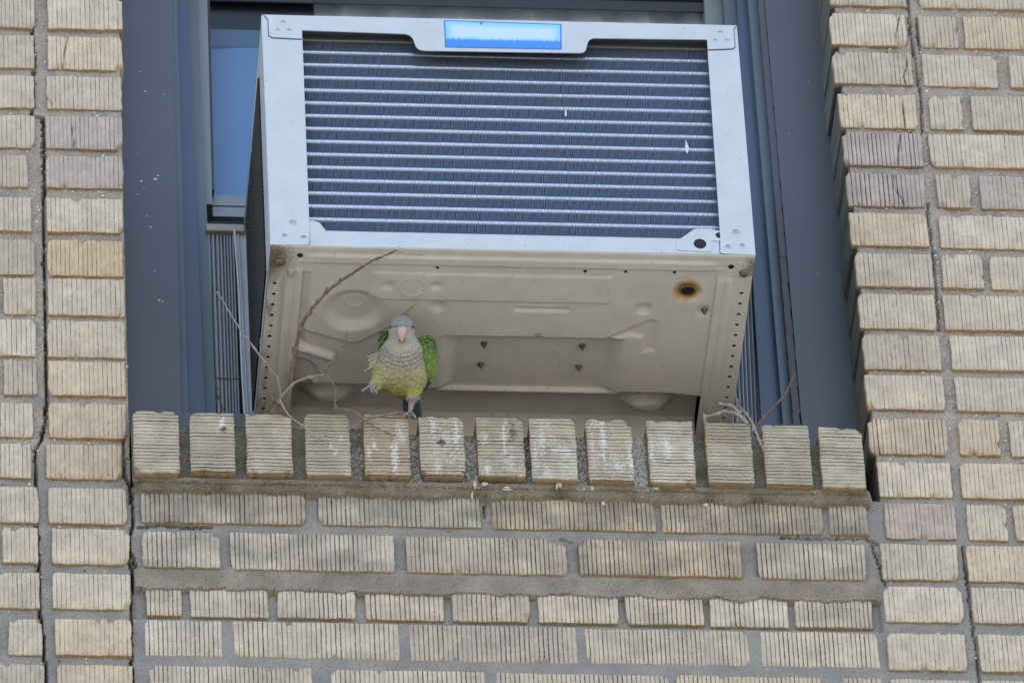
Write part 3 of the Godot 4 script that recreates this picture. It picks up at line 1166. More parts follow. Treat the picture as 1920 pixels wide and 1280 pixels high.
	# folding panels that fill the opening on both sides of the air conditioner
	for side in 2:
		var xa := -250.0 if side == 0 else 412.0
		var holder := thing("side_panel", mm(-230 if side == 0 else 432, 400, -150), "grey pleated filler panel with a pale edge cord, left of the air conditioner" if side == 0 else "grey pleated filler panel in the narrow gap right of the air conditioner", "filler panel", "pleated panels beside the air conditioner")
		var x := xa
		for k in 8:
			var w: float = ([5.6, 5.6, 5.2, 4.6, 3.8, 3.6, 3.8, 3.8] if side == 0 else [5.0, 5.0, 5.0, 4.8, 5.0, 5.0, 5.0, 5.0])[k]
			b = MB.new()
			rings = []
			for yy in [753.0, 640.0, 510.0, 400.0]:
				var ring: Array = []
				var sway: float = 0.5 * nf.get_noise_2d(k * 40.0 + side * 500, yy) + (0.0 if side == 0 else (yy - 510.0) * 0.03)
				for pt in [[0.0, -160.0], [0.22, -153.5], [0.42, -150.4], [0.58, -150.0], [0.76, -152.0], [1.0, -160.0]]:
					ring.append(mm(x + pt[0] * w + sway, yy, pt[1]))
				rings.append(ring)
			b.skin(rings, false)
			obj("pleat", b, M.curtain_vinyl, holder)
			x += w
		if side == 0:
			b = MB.new()
			b.box(mm(-226, 760, -151), Vector3(0.050, 0.0125, 0.014), 0.001)
			obj("top_rail", b, M.beige_rail, holder)
			b = MB.new()
			strip(b, -214.0, -196, 766, -209.5, -196, 400, -152, -162)
			obj("end_panel", b, M.curtain_vinyl, holder)
			b = MB.new()
			var pts: Array = []
			var rad: Array = []
			for i in 14:
				var f := i / 13.0
				pts.append(mm(lerpf(-215.2, -208.6, f) + 1.0 * sin(f * 6.0), lerpf(752, 405, f), -141.0 + 2.0 * sin(f * 3.0)))
				rad.append(0.0015)
			b.tube(pts, rad, 6)
			obj("edge_cord", b, M.curtain_trim, holder)
			b = MB.new()
			pts = []
			for i in 14:
				var f := i / 13.0
				pts.append(mm(lerpf(-209.5, -204.5, f), lerpf(756, 405, f), -150.5))
			b.tube(pts, rad, 6)
			obj("edge_trim", b, M.curtain_trim, holder)
		b = MB.new()
		b.box(mm(xa + 20, 590, -167), Vector3(0.056, 0.40, 0.004))
		b.box(mm(xa + 24, 800, -200), Vector3(0.10, 0.06, 0.004))  # dark sheet put in as the shadow of the recess
		obj("shade_backing", b, M.dark_inside, holder)


# ---------------------------------------------------------------- air conditioner

func rect_h(x: float, z: float, x0: float, x1: float, z0: float, z1: float, s: float) -> float:
	return sstep(x0 - s, x0 + s, x) * sstep(x1 + s, x1 - s, x) * sstep(z0 - s, z0 + s, z) * sstep(z1 + s, z1 - s, z)


func dome(x: float, z: float, cx: float, cz: float, r: float) -> float:
	return 1.0 - sstep(0.15, 1.0, Vector2(x - cx, z - cz).length() / r)


var arrow := PackedVector2Array([Vector2(214, 150), Vector2(270, 188), Vector2(279, 184), Vector2(279, 134), Vector2(267, 131), Vector2(263, 157), Vector2(246, 161)])

# how far the pressed base pan stands down (+) or is pushed up (-), in millimetres
func pan_h(x: float, z: float) -> float:
	var h := 0.0
	if x < 0.0:
		var zl := 159.0
		var ln := [[-166.0, 159.0], [-103.0, 136.0], [-93.0, 134.0], [-54.0, 163.0], [-20.0, 215.0]]
		for i in 4:
			if x >= ln[i][0] and x <= ln[i + 1][0]:
				zl = lerpf(ln[i][1], ln[i + 1][1], (x - ln[i][0]) / (ln[i + 1][0] - ln[i][0]))
		h -= 4.5 * sstep(zl + 1.8, zl - 1.8, z) * sstep(-16.0, -40.0, x)
		h += 6.0 * (1.0 - sstep(2.0, 9.0, seg(x, z, -172, 128, -122, 106)))
		h -= 6.0 * (1.0 - sstep(30.0, 36.0, Vector2(x + 168, (z - 70) * 1.1).length()))
		var r := Vector2((x + 99.0) / 41.0, (z - 195.0) / 40.0).length()
		h -= 9.0 * sstep(1.0, 0.55, r)
		var r2 := Vector2(x + 98.0, z - 203.0).length()
		h += 1.3 * (1.0 - sstep(0.0, 1.6, absf(r2 - 11.0)))
		h -= 3.0 * rect_h(x, z, -175, -156, 120, 262, 2.5)
	h += 1.6 * rect_h(x, z, -81, 216, 218, 266, 1.6)
	h -= 3.2 * dome(x, z, -59, 243, 11)
	h -= 3.2 * dome(x, z, 0, 244, 10)
	h += 1.1 * (1.0 - sstep(0.0, 1.5, absf(Vector2(x + 30.0, z - 241.0).length() - 16.0)))
	h -= 4.5 * dome(x, z, 5, 206, 13)
	h -= 4.5 * dome(x, z, 260, 209, 13)
	h -= 3.5 * dome(x, z, 334, 208, 12)
	h -= 3.2 * (1.0 - sstep(1.0, 4.5, seg(x, z, 102, 204, 164, 204)))
	var ctr := sstep(12.0, 36.0, x) * sstep(243.0, 220.0, x) * sstep(153.0, 148.0, z)
	var back := sstep(55.0, 47.0, z + 4.0 * sstep(300, 340, x))
	h -= 16.0 * maxf(ctr, back)
	h -= 19.0 * sstep(38.0, 24.0, z)
	h -= 3.0 * (1.0 - sstep(0.0, 7.0, Vector2(x - 133, z - 155).length()))
	h += 22.0 * (1.0 - sstep(0.25, 1.0, Vector2((x - 282.0) / 42.0, (z - 12.0) / 22.0).length()))
	h += 22.0 * (1.0 - sstep(0.25, 1.0, Vector2((x + 115.0) / 42.0, (z - 12.0) / 22.0).length()))
	h += 5.0 * (1.0 - sstep(1.5, 5.5, seg(x, z, 16, 40, 244, 40)))
	h += 33.0 * sstep(-28.0, -34.0, z) * sstep(0.0, -1.0, h + 1.0)
	if x > 205.0 and x < 288.0 and z > 122.0 and z < 196.0:
		var d := 99.0
		for i in arrow.size():
			var a := arrow[i]
			var c := arrow[(i + 1) % arrow.size()]
			d = minf(d, seg(x, z, a.x, a.y, c.x, c.y))
		var inside := Geometry2D.is_point_in_polygon(Vector2(x, z), arrow)
		h -= 2.6 * sstep(-3.0, 3.0, d if inside else -d)
	h -= 5.0 * (1.0 - sstep(0.35, 1.0, Vector2(x - 311.0, z - 241.0).length() / 19.0))
	h += 0.25 * nz.get_noise_2d(x * 0.5, z * 0.5)
	return h


func pan_col(x: float, z: float) -> Color:
	var c := Color(0.655, 0.655, 0.635)
	c = c * (1.0 + 0.06 * nz.get_noise_2d(x * 0.4 + 50.0, z * 0.4) + 0.04 * nf.get_noise_2d(x * 0.3, z * 0.3))
	var r := Vector2(x - 310.0, (z - 245.0) * 0.9).length() + 2.5 * nf.get_noise_2d(x * 0.8, z * 0.8)
	c = c.lerp(Color(0.46, 0.27, 0.075), sstep(21.0, 13.0, r) * 0.85)
	c = c.lerp(Color(0.2, 0.11, 0.035), sstep(12.0, 9.0, r) * 0.8)
	# grime along the front corners and scuffs
	var corner := sstep(34.0, 8.0, Vector2((x + 207.0) * 0.9, (z - 288.0) * 0.75).length() + 9.0 * nf.get_noise_2d(x * 1.6, z * 1.6))
	corner = maxf(corner, 0.9 * sstep(20.0, 3.0, Vector2((x + 200.0) * 0.55, z - 262.0).length() + 6.0 * nf.get_noise_2d(x * 1.4 + 90, z * 1.4)))
	corner = maxf(corner, 0.8 * sstep(16.0, 3.0, Vector2(x - 388.0, (z - 290.0) * 0.6).length() + 8.0 * nf.get_noise_2d(x * 1.6, z * 1.6)))
	c = c.lerp(Color(0.17, 0.145, 0.085), corner)
	var edge := sstep(-190.0, -206.0, x + 5.0 * nf.get_noise_2d(x, z * 0.9)) * sstep(0.05, 0.35, nf.get_noise_2d(x * 1.2, z * 0.9 + 300.0))
	c = c.lerp(Color(0.22, 0.19, 0.14), edge * 0.7)
	if nf.get_noise_2d(x * 1.1 + 500.0, z * 2.2) > 0.68:
		c = c * 0.55
	c.a = 1.0
	return c


func down_grid(b: MB, x0: float, x1: float, z0: float, z1: float, step: float, y: float, fun: Callable) -> void:
	var nx := int((x1 - x0) / step) + 1
	var nzz := int((z1 - z0) / step) + 1
	var base := b.v.size()
	for j in nzz:
		var z := lerpf(z0, z1, float(j) / (nzz - 1))
		for i in nx:
			var x := lerpf(x0, x1, float(i) / (nx - 1))
			b.pc(mm(x, y - fun.call(x, z), z), Vector2(x, z) / 1000.0, pan_col(x, z))
	for j in nzz - 1:
		for i in nx - 1:
			var q := base + j * nx + i
			b.t(q, q + nx, q + nx + 1)
			b.t(q, q + nx + 1, q + 1)


func bolt(b: MB, x: float, y: float, z: float, r: float, len: float) -> void:
	b.lathe(mm(x, y, z), Vector3(0, -1, 0), [[r * 1.5, 0.0], [r * 1.5, 0.0008], [r, 0.0009], [r * 1.05, len * 0.6], [r * 0.7, len * 0.75], [r * 0.7, len], [0.0, len]].map(func(q): return Vector2(q[0] if q[0] < 0.1 else q[0], q[1])), 8)


func dimples(b: MB, at: Array, z: float) -> Array:
	var holes: Array = []
	for q in at:
		var r: float = q[2] * 0.001
		holes.append(circle(q[0] * 0.001, q[1] * 0.001 + YB, r, -1.0, 14))
		b.lathe(mm(q[0], q[1], z), Vector3(0, 0, -1), [Vector2(r, 0.0), Vector2(r * 0.92, 0.0012), Vector2(r * 0.7, 0.0026), Vector2(r * 0.3, 0.0030), Vector2(0, 0.0030)], 14, false)
	return holes


func build_conditioner() -> void:
	var ac := thing("air_conditioner", mm(90, 310, 100), "white window air conditioner with exposed metal coil jutting out over the brick sill", "air conditioner")
	var b := MB.new()
	# front frame: side stiles over the bottom rail, top rail over the stiles
	var holes := dimples(b, [[-180, 348.2, 4.6], [-190.5, 326.6, 3.4], [-167, 324.6, 3.4]], 311.0)
	b.plate(poly([-209, 698.6, -158.7, 699, -158.7, 674, -159.5, 337, -160.5, 314, -162.5, 311.4, -207.3, 310.6]), holes, 0.3096, 0.3111, Transform3D.IDENTITY, 0.007)
	tag(obj("left_stile", b, M.white_paint, ac), "")
	b = MB.new()
	holes = dimples(b, [[366.1, 348.2, 4.6], [354.8, 323.8, 3.4], [372.7, 326.1, 3.4]], 311.0)
	b.plate(poly([349.1, 699, 388.3, 699, 388.3, 310.6, 347, 312, 345, 315, 346.4, 338, 349.1, 674]), holes, 0.3096, 0.3111, Transform3D.IDENTITY, 0.007)
	obj("right_stile", b, M.white_paint, ac)
	b = MB.new()
	b.plate(poly([-163, 311.6, 350, 312.4, 350, 337, 294, 335.8, 292, 336.4, 60, 336.6, -138.6, 336.4, -147, 350.6, -153, 353.4, -163, 353.4]), [], 0.3082, 0.3094, Transform3D.IDENTITY, 0.007)
	obj("bottom_rail", b, M.white_paint, ac)
	b = MB.new()
	b.plate(poly([292, 331, 314, 351.6, 318, 353.2, 336, 353.6, 341, 351.4, 349, 350.2, 349, 334, 335.5, 333.6, 334.6, 317, 332, 315.4, 294, 316.6, 292, 318.5]), [circle(0.3208, YB + 0.3282, 0.0079, 0.0084, 20)], 0.3094, 0.3103, Transform3D.IDENTITY, 0.005)
	obj("drain_bracket", b, M.white_paint, ac)
	b = MB.new()
	b.lathe(mm(320.8, 328.2, 308.6), Vector3(0, 0, 1), [Vector2(0.012, 0.0), Vector2(0.012, 0.0012), Vector2(0, 0.0013)], 18)
	obj("drain_hole", b, M.hole_dark, ac)
	b = MB.new()
	b.lathe(mm(345.5, 343, 308.3), Vector3(0, 0, 1), [Vector2(0.0046, 0.0), Vector2(0.0046, 0.0024), Vector2(0, 0.0025)], 14)
	obj("drain_hole", b, M.hole_dark, ac)
	b = MB.new()
	holes = dimples(b, [[-182.3, 686.9, 3.3], [-189.3, 672.9, 3.3], [-174.7, 673.3, 3.3], [366.6, 687.1, 3.3], [359.1, 673.0, 3.3], [373.9, 673.4, 3.3]], 312.3)
	b.plate(poly([-206, 699.4, 388, 700, 383.4, 694, 383.2, 662.5, 380, 659.8, 349.0, 657.4, 349.1, 674.2, 206, 672.0, 201.5, 669.5, 198.5, 664, 195.5, 651, 192, 646.8, 187, 645.8, -7, 643.6, -13.5, 645.4, -17.2, 650, -20.5, 664, -24.5, 669.6, -30, 671.8, -158.7, 674.0, -159.8, 659.4, -196.5, 660.8, -200.4, 664, -200.6, 692]), holes, 0.3110, 0.3124, Transform3D.IDENTITY, 0.006)
	# folded-back top edge of the rail
	b.box(mm(90, 699.3, 300), Vector3(0.597, 0.0014, 0.024), 0.0004)
	obj("top_rail", b, M.white_paint, ac)
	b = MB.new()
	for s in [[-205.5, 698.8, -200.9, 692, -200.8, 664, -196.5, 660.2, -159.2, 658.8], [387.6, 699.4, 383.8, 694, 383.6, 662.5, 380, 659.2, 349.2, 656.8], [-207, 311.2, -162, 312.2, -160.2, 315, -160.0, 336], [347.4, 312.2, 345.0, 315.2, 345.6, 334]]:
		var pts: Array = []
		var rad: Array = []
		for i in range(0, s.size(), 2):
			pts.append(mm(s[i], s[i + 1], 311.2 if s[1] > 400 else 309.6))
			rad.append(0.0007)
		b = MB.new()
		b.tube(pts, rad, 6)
		obj("seam_shadow", b, M.seam_shade, ac)  # dark tube painted in as the shadow of the gap
	# label, laid out from corner to corner
	b = MB.new()
	var q := [mm(19.3, 649.6, 312.7), mm(165.2, 650.4, 312.7), mm(166.8, 694.8, 312.7), mm(19.5, 697.0, 312.7)]
	var i0 := b.p(q[0], Vector2(0, 1))
	b.p(q[1], Vector2(1, 1))
	b.p(q[2], Vector2(1, 0))
	b.p(q[3], Vector2(0, 0))
	b.t(i0, i0 + 3, i0 + 2)
	b.t(i0, i0 + 2, i0 + 1)
	tag(obj("label_sticker", b, M.sticker, ac), "sun-bleached blue label with a darker blue band along its bottom")
	# coil: hundreds of thin upright fins, level tubes behind their edges
	var fin := BoxMesh.new()
	fin.size = Vector3(0.00030, 0.352, 0.026)
	fin.material = M.fin_metal
	var mmesh := MultiMesh.new()
	mmesh.transform_format = MultiMesh.TRANSFORM_3D
	mmesh.mesh = fin
	mmesh.instance_count = 376
	for i in 376:
		var j := rng.randf_range(-0.00012, 0.00012)
		mmesh.set_instance_transform(i, Transform3D(Basis.from_euler(Vector3(0, rng.randf_range(-0.014, 0.014), 0)), mm(-168.0 + 1.4 * i, 511, 280.0 + rng.randf_range(-0.25, 0.25)) + Vector3(j, 0, 0)))
	var fins := MultiMeshInstance3D.new()
	fins.name = "fins"
	fins.multimesh = mmesh
	ac.add_child(fins, true)
	fins.position = -origin[ac]
	tag(fins, "", "", "", "stuff")
	for k in 16:
		b = MB.new()
		var y := 680.4 - 21.85 * k
		var pts: Array = []
		var rad: Array = []
		for i in 33:
			var x := -172.0 + 540.0 * i / 32.0
			pts.append(mm(x, y + 0.12 * nf.get_noise_2d(x, k * 30.0), 287.4))
			rad.append(0.0041 + 0.00012 * nf.get_noise_2d(x * 3.0, k * 50.0))
		b.tube(pts, rad, 18)
		obj("tube", b, M.dirty_shaded_tube_metal if k == 0 else M.tube_metal, ac)
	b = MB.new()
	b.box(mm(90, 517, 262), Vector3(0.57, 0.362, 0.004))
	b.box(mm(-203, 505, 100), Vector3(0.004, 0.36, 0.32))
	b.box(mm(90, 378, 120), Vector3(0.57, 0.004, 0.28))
	obj("dark_lining", b, M.dark_inside, ac)  # added dark sheets imitate the unlit inside of the cabinet
	# two dented spots where the fins are bent over, their glint put in as a pale colour
	for s in [[167, 560, 2.0, 9], [315, 506, 3.4, 13]]:
		b = MB.new()
		b.tri(mm(s[0] - s[2] * 0.5, s[1] - s[3] * 0.5, 294.2), mm(s[0] + s[2], s[1] - s[3] * 0.2, 296.0), mm(s[0], s[1] + s[3], 294.4), Vector3(0, 0, 1))
		b.tri(mm(s[0] - s[2] * 0.5, s[1] - s[3] * 0.5, 294.2), mm(s[0] + s[2] * 0.4, s[1] - s[3] * 0.9, 294.4), mm(s[0] + s[2], s[1] - s[3] * 0.2, 296.0), Vector3(0, 0, 1))
		obj("bent_fin", b, M.curtain_trim, ac)
	# cabinet: top, right side, left side with two banks of louvres
	b = MB.new()
	b.box(mm(90, 698.0, 20), Vector3(0.597, 0.0012, 0.57))
	obj("cabinet_top", b, M.white_paint, ac)
	b = MB.new()
	b.box(mm(387.7, 505, 20), Vector3(0.0012, 0.386, 0.578), 0.0003)
	obj("right_side", b, M.white_paint, ac)
	b = MB.new()
	for s in [[246, 310.5, 311, 698], [109, 116, 325, 661], [-265, -14, 311, 698], [-14, 246, 661, 698], [-14, 246, 311, 325]]:
		b.box(mm(-207.9, (s[2] + s[3]) / 2.0, (s[0] + s[1]) / 2.0), Vector3(0.0012, (s[3] - s[2]) * 0.001, (s[1] - s[0]) * 0.001))
	var left := obj("left_side", b, M.white_paint, ac)
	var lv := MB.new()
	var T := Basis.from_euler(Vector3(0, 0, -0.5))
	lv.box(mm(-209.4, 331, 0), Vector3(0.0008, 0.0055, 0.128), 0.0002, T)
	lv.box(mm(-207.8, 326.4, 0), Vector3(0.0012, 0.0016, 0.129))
	var first := obj("louvre", lv, M.louvre_shade, left, mm(-209, 330, 0))
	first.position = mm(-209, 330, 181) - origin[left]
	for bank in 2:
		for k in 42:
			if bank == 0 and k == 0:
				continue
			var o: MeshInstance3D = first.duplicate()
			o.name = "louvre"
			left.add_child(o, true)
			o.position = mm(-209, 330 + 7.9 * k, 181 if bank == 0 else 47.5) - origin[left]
	# underside: pressed pan, front lip with a bead, perforated edges
	b = MB.new()
	down_grid(b, -168, 346, -40, 288, 1.9, 310.0, pan_h)
	obj("base_pan", b, M.pan_paint, ac)
	b = MB.new()
	down_grid(b, -207.5, 388, 272.5, 311, 1.7, 309.3, func(x: float, z: float) -> float:
		var h := 2.4 * sstep(279, 285, z) * sstep(299, 295, z) * sstep(-172, -150, x) * sstep(354, 332, x)
		h += 1.4 * dome(x, z, -169, 285, 3.4) + 1.4 * dome(x, z, 370, 297, 3.2) + 1.4 * dome(x, z, 348, 285, 3.4)
		h -= 1.2 * sstep(309.6, 311, z)
		return h)
	obj("front_lip", b, M.pan_paint, ac)
	for side in 2:
		var xa: float = -207.3 if side == 0 else 364.0
		var xb: float = -184.0 if side == 0 else 387.8
		var hx := -199.0 if side == 0 else 377.3
		b = MB.new()
		var hl: Array = []
		for k in 16:
			hl.append(circle(hx * 0.001, (243.5 - 19.3 * k) * 0.001, 0.0026, -1.0, 12))
		var T3 := Transform3D(Basis(Vector3(1, 0, 0), Vector3(0, 0, 1), Vector3(0, -1, 0)), Vector3(0, YB + 0.310, 0))
		var first_v := b.v.size()
		b.plate(PackedVector2Array([Vector2(xa, -60) * 0.001, Vector2(xb, -60) * 0.001, Vector2(xb, 272) * 0.001, Vector2(xa, 272) * 0.001]), hl, 0.0005, 0.0016, T3, 0.005)
		for i in range(first_v, b.v.size()):
			var w := b.v[i] * 1000.0
			b.c[i] = pan_col(w.x, w.z)
			b.u[i] = Vector2(w.x, w.z) / 1000.0
		obj("edge_flange", b, M.pan_paint, ac)
		b = MB.new()
		var ra := -186.0 if side == 0 else 344.6
		var rb := -165.6 if side == 0 else 366.0
		down_grid(b, ra, rb, -60, 276, 1.5, 309.0, func(x: float, z: float) -> float:
			var f := (x - ra) / (rb - ra)
			var s := f if side == 0 else 1.0 - f
			return sstep(272.0, 262.0, z) * (2.0 * sstep(0.0, 0.18, s) * sstep(0.55, 0.40, s) + 1.2 * sstep(0.5, 0.7, s) * sstep(1.0, 0.96, s)) - 0.6 * sstep(268.0, 271.0, z))
		obj("edge_rib", b, M.pan_paint, ac)
	b = MB.new()
	for s in [[69, 123, 325.5], [191, 123, 325.5], [68, 85, 325.5], [190, 84, 325.5], [269, 46, 325.0], [307, 47, 325.0], [335, 207, 312.6]]:
		b = MB.new()
		b.lathe(mm(s[0], s[2] + 0.5, s[1]), Vector3(0, -1, 0), [Vector2(0.0042, 0.0), Vector2(0.0042, 0.0010), Vector2(0.0026, 0.0012), Vector2(0.0027, 0.0042), Vector2(0.0018, 0.0046), Vector2(0.0018, 0.0075), Vector2(0.0008, 0.0082), Vector2(0, 0.0082)], 9)
		obj("screw", b, M.steel, ac)
	for s in [[-195, 282], [377, 280]]:
		b = MB.new()
		b.lathe(mm(s[0], 308.8, s[1]), Vector3(0, -1, 0), [Vector2(0.0062, 0.0), Vector2(0.0060, 0.0014), Vector2(0.0045, 0.0032), Vector2(0.002, 0.0040), Vector2(0, 0.0041)], 14)
		obj("bolt_head", b, M.steel, ac)
	b = MB.new()
	for s in [[-171, 295, 3.6], [360, 291, 3.6], [-1, 278, 2.0], [181, 277, 2.2], [231, 278, 1.9], [291, 279, 2.2]]:
		b = MB.new()
		b.lathe(mm(s[0], 309.0, s[1]), Vector3(0, -1, 0), [Vector2(s[2] * 0.001, 0.0), Vector2(s[2] * 0.001, 0.0007), Vector2(0, 0.0008)], 12)
		obj("hole_shade_disc", b, M.hole_dark, ac)  # raised dark disc painted in as the shade inside a hole
	b = MB.new()
	b.lathe(mm(311, 316.0, 241), Vector3(0, -1, 0), [Vector2(0.0085, 0.0), Vector2(0.0085, 0.0022), Vector2(0, 0.0023)], 18)
	obj("drain_opening", b, M.hole_dark, ac)
	b = MB.new()
	b.lathe(mm(311, 315.0, 241), Vector3(0, -1, 0), [Vector2(0.0105, 0.0), Vector2(0.0102, 0.0028), Vector2(0.0094, 0.0034), Vector2(0.0088, 0.0028), Vector2(0.0086, 0.0)], 20, false)
	for i in b.c.size():
		b.c[i] = Color(0.30, 0.17, 0.06)
	obj("drain_rim", b, M.pan_paint, ac)
	# its true size and place: a little larger than drawn, its base 0.42 m above the zero line
	ac.scale = Vector3.ONE * 1.0133
	ac.position = mm(104.25, 419.98, -21.86)


# ---------------------------------------------------------------- parakeet (millimetres from the standing foot; x to the viewer's right, y up the body, z forward)

var bird_at := Transform3D()
var soft: Array = []

func cone_d(p: Vector3, a: Vector3, b: Vector3, ra: float, rb: float) -> float:
	var d := b - a
	var t := clampf((p - a).dot(d) / d.length_squared(), 0.0, 1.0)
	return (p - a - d * t).length() - lerpf(ra, rb, t)


func ell_d(p: Vector3, c: Vector3, r: Vector3) -> float:
	var q := (p - c) / r
	var l := q.length()
	return (l - 1.0) * minf(r.x, minf(r.y, r.z)) if l > 0.0 else -minf(r.x, minf(r.y, r.z))


func smin(a: float, b: float, k: float) -> float:
	var h := maxf(k - absf(a - b), 0.0) / k
	return minf(a, b) - h * h * k * 0.25


func bird_d(p: Vector3) -> float:
	var d := ell_d(p, Vector3(-10, 112, 6), Vector3(14.6, 15.2, 16.5))
	d = smin(d, ell_d(p, Vector3(-10, 105, 14), Vector3(11.5, 9, 9)), 6)
	d = smin(d, cone_d(p, Vector3(-10, 103, 5), Vector3(-9, 82, 3), 14.5, 23.0), 8)
	d = smin(d, ell_d(p, Vector3(-9, 73, 2), Vector3(30, 25, 24)), 10)
	d = smin(d, ell_d(p, Vector3(-11, 55, -3), Vector3(31, 22, 25)), 10)
	d = smin(d, ell_d(p, Vector3(-8, 72, -14), Vector3(28, 34, 20)), 8)
	d = smin(d, cone_d(p, Vector3(-7, 48, -10), Vector3(2, 34, -22), 20, 9), 10)
	d = smin(d, cone_d(p, Vector3(6, 48, 4), Vector3(3.5, 24, 5), 13, 6), 6)
	d = smin(d, cone_d(p, Vector3(3.5, 24, 5), Vector3(0.5, 6, 2), 5, 2.5), 4)
	d = smin(d, cone_d(p, Vector3(-33, 54, 4), Vector3(-43, 39, 12), 11, 5), 8)
	d = smin(d, cone_d(p, Vector3(-43, 39, 12), Vector3(-47, 34.5, 17), 4.4, 2.3), 3)
	return d


func plumage(p: Vector3) -> Color:
	var green := Color(0.115, 0.225, 0.05)
	var beak := Vector3(-9.5, 96, 24)
	var r := p.distance_to(beak)
	var n := nf.get_noise_3d(p.x * 1.7, p.y * 1.7, p.z * 1.7)
	var c: Color
	# breast scalloped in grey, belly yellow-green, flanks and thighs brighter
	var bars := 0.5 + 0.5 * sin((r + 0.8 * n + 0.05 * absf(p.x + 9.0)) * TAU / 5.0)
	var breast := Color(0.44, 0.41, 0.345).lerp(Color(0.13, 0.12, 0.10), bars * sstep(18, 27, r) * sstep(52, 42, r) * 0.75)
	var belly := Color(0.385, 0.365, 0.20).lerp(Color(0.34, 0.31, 0.18), 0.5 + n)
	belly = belly.lerp(Color(0.31, 0.345, 0.13), sstep(20.0, 30.0, absf(p.x + 10.0)) * 0.8)
	belly = belly.lerp(Color(0.335, 0.385, 0.09), sstep(42.0, 32.0, p.y))
	c = breast.lerp(belly, sstep(38.0, 46.0, r + 3.0 * n))
	if p.y > 84.0:
		var face := Color(0.38, 0.385, 0.365)
		c = c.lerp(face, sstep(84.0, 92.0, p.y))
		c = c.lerp(Color(0.28, 0.33, 0.345), sstep(110.0, 112.5, p.y + 0.4 * n))
		# dark line from the eyes across the brow
		c = c.lerp(Color(0.06, 0.07, 0.075), (1.0 - sstep(0.3, 1.5, absf(p.y - 110.6))) * sstep(11.0, 15.0, p.z) * 0.8)
	var back := sstep(-1.0, -7.0, p.z + 0.12 * (p.y - 80.0) + 2.0 * n) if p.y > 62.0 else sstep(-8.0, -16.0, p.z)
	if p.y > 100.0:
		back = sstep(1.0, -4.0, p.z + n)
	c = c.lerp(green, back)
	if p.y < 25.0 or (p.x < -40.5 and p.y < 41.0):
		c = Color(0.30, 0.29, 0.30)
	elif p.y < 34.0:
		c = Color(0.33, 0.38, 0.09)
	return c * 0.88 * (1.0 + 0.18 * n)


func surface_net(lo: Vector3, hi: Vector3, cell: float) -> MB:
	var b := MB.new()
	var n := Vector3i(((hi - lo) / cell).ceil()) + Vector3i.ONE
	var f := PackedFloat32Array()
	f.resize(n.x * n.y * n.z)
	for k in n.z:
		for j in n.y:
			var i := 0
			while i < n.x:
				var d := bird_d(lo + Vector3(i, j, k) * cell)
				f[(k * n.y + j) * n.x + i] = d
				# far from the surface the next few cells share the sign
				var skip := int((absf(d) - 6.0) / cell * 0.5)
				for s in maxi(0, mini(skip, n.x - 1 - i)):
					i += 1
					f[(k * n.y + j) * n.x + i] = d
				i += 1
	var at := {}
	var sx := 1
	var sy := n.x
	var sz := n.x * n.y
	for k in n.z - 1:
		for j in n.y - 1:
			for i in n.x - 1:
				var q := k * sz + j * sy + i
				var m := 0
				var sum := Vector3.ZERO
				for e in [[0, 0, 0, 1, 0, 0], [0, 1, 0, 1, 1, 0], [0, 0, 1, 1, 0, 1], [0, 1, 1, 1, 1, 1], [0, 0, 0, 0, 1, 0], [1, 0, 0, 1, 1, 0], [0, 0, 1, 0, 1, 1], [1, 0, 1, 1, 1, 1], [0, 0, 0, 0, 0, 1], [1, 0, 0, 1, 0, 1], [0, 1, 0, 0, 1, 1], [1, 1, 0, 1, 1, 1]]:
					var fa := f[q + e[0] + e[1] * sy + e[2] * sz]
					var fb := f[q + e[3] + e[4] * sy + e[5] * sz]
					if (fa < 0.0) != (fb < 0.0):
						m += 1
						sum += Vector3(e[0], e[1], e[2]).lerp(Vector3(e[3], e[4], e[5]), fa / (fa - fb))
				if m:
					var p := lo + (Vector3(i, j, k) + sum / m) * cell
					b.col = plumage(p)
					b.col.a = 1.0
					at[q] = b.p(p)
	for k in range(1, n.z - 1):
		for j in range(1, n.y - 1):
			for i in range(1, n.x - 1):
				var q := k * sz + j * sy + i
				for ax in 3:
					var s: int = [sx, sy, sz][ax]
					if (f[q] < 0.0) == (f[q + s] < 0.0):
						continue
					var s1: int = [sy, sz, sx][ax]
					var s2: int = [sz, sx, sy][ax]
					var i0: int = at[q]
					var i1: int = at[q - s1]
					var i2: int = at[q - s1 - s2]
					var i3: int = at[q - s2]
					if f[q] < 0.0:
						b.t(i0, i2, i1)
						b.t(i0, i3, i2)
					else:
						b.t(i0, i1, i2)
						b.t(i0, i2, i3)
	return b


func bl(x: float, y: float, z: float) -> Vector3:
	return bird_at * (Vector3(x, y, z) * 0.001)


# a long feather: a thin blade with a raised shaft, tapering to a rounded tip
func blade(b: MB, a: Vector3, c: Vector3, w: float, face: Vector3, c0: Color, c1: Color) -> void:
	var d := (c - a).normalized()
	var s := d.cross(face).normalized()
	var nrm := s.cross(d)
	var rings: Array = []
	for q in [[0.0, 0.35], [0.2, 0.8], [0.5, 1.0], [0.8, 0.85], [0.95, 0.5], [1.0, 0.1]]:
		var o := a.lerp(c, q[0])
		rings.append([o - s * w * q[1], o + nrm * w * 0.25, o + s * w * q[1], o - nrm * w * 0.05])
	var f := b.v.size()
	var tr: Array = []
	for r in rings:
		var k: Array = []
		for p in r:
			k.append(bl(p.x, p.y, p.z))
		tr.append(k)
	b.skin(tr, true)
	for i in range(f, b.v.size()):
		b.c[i] = c0.lerp(c1, clampf(rng.randf() * 0.35 + float(i - f) / (b.v.size() - f), 0.0, 1.0))


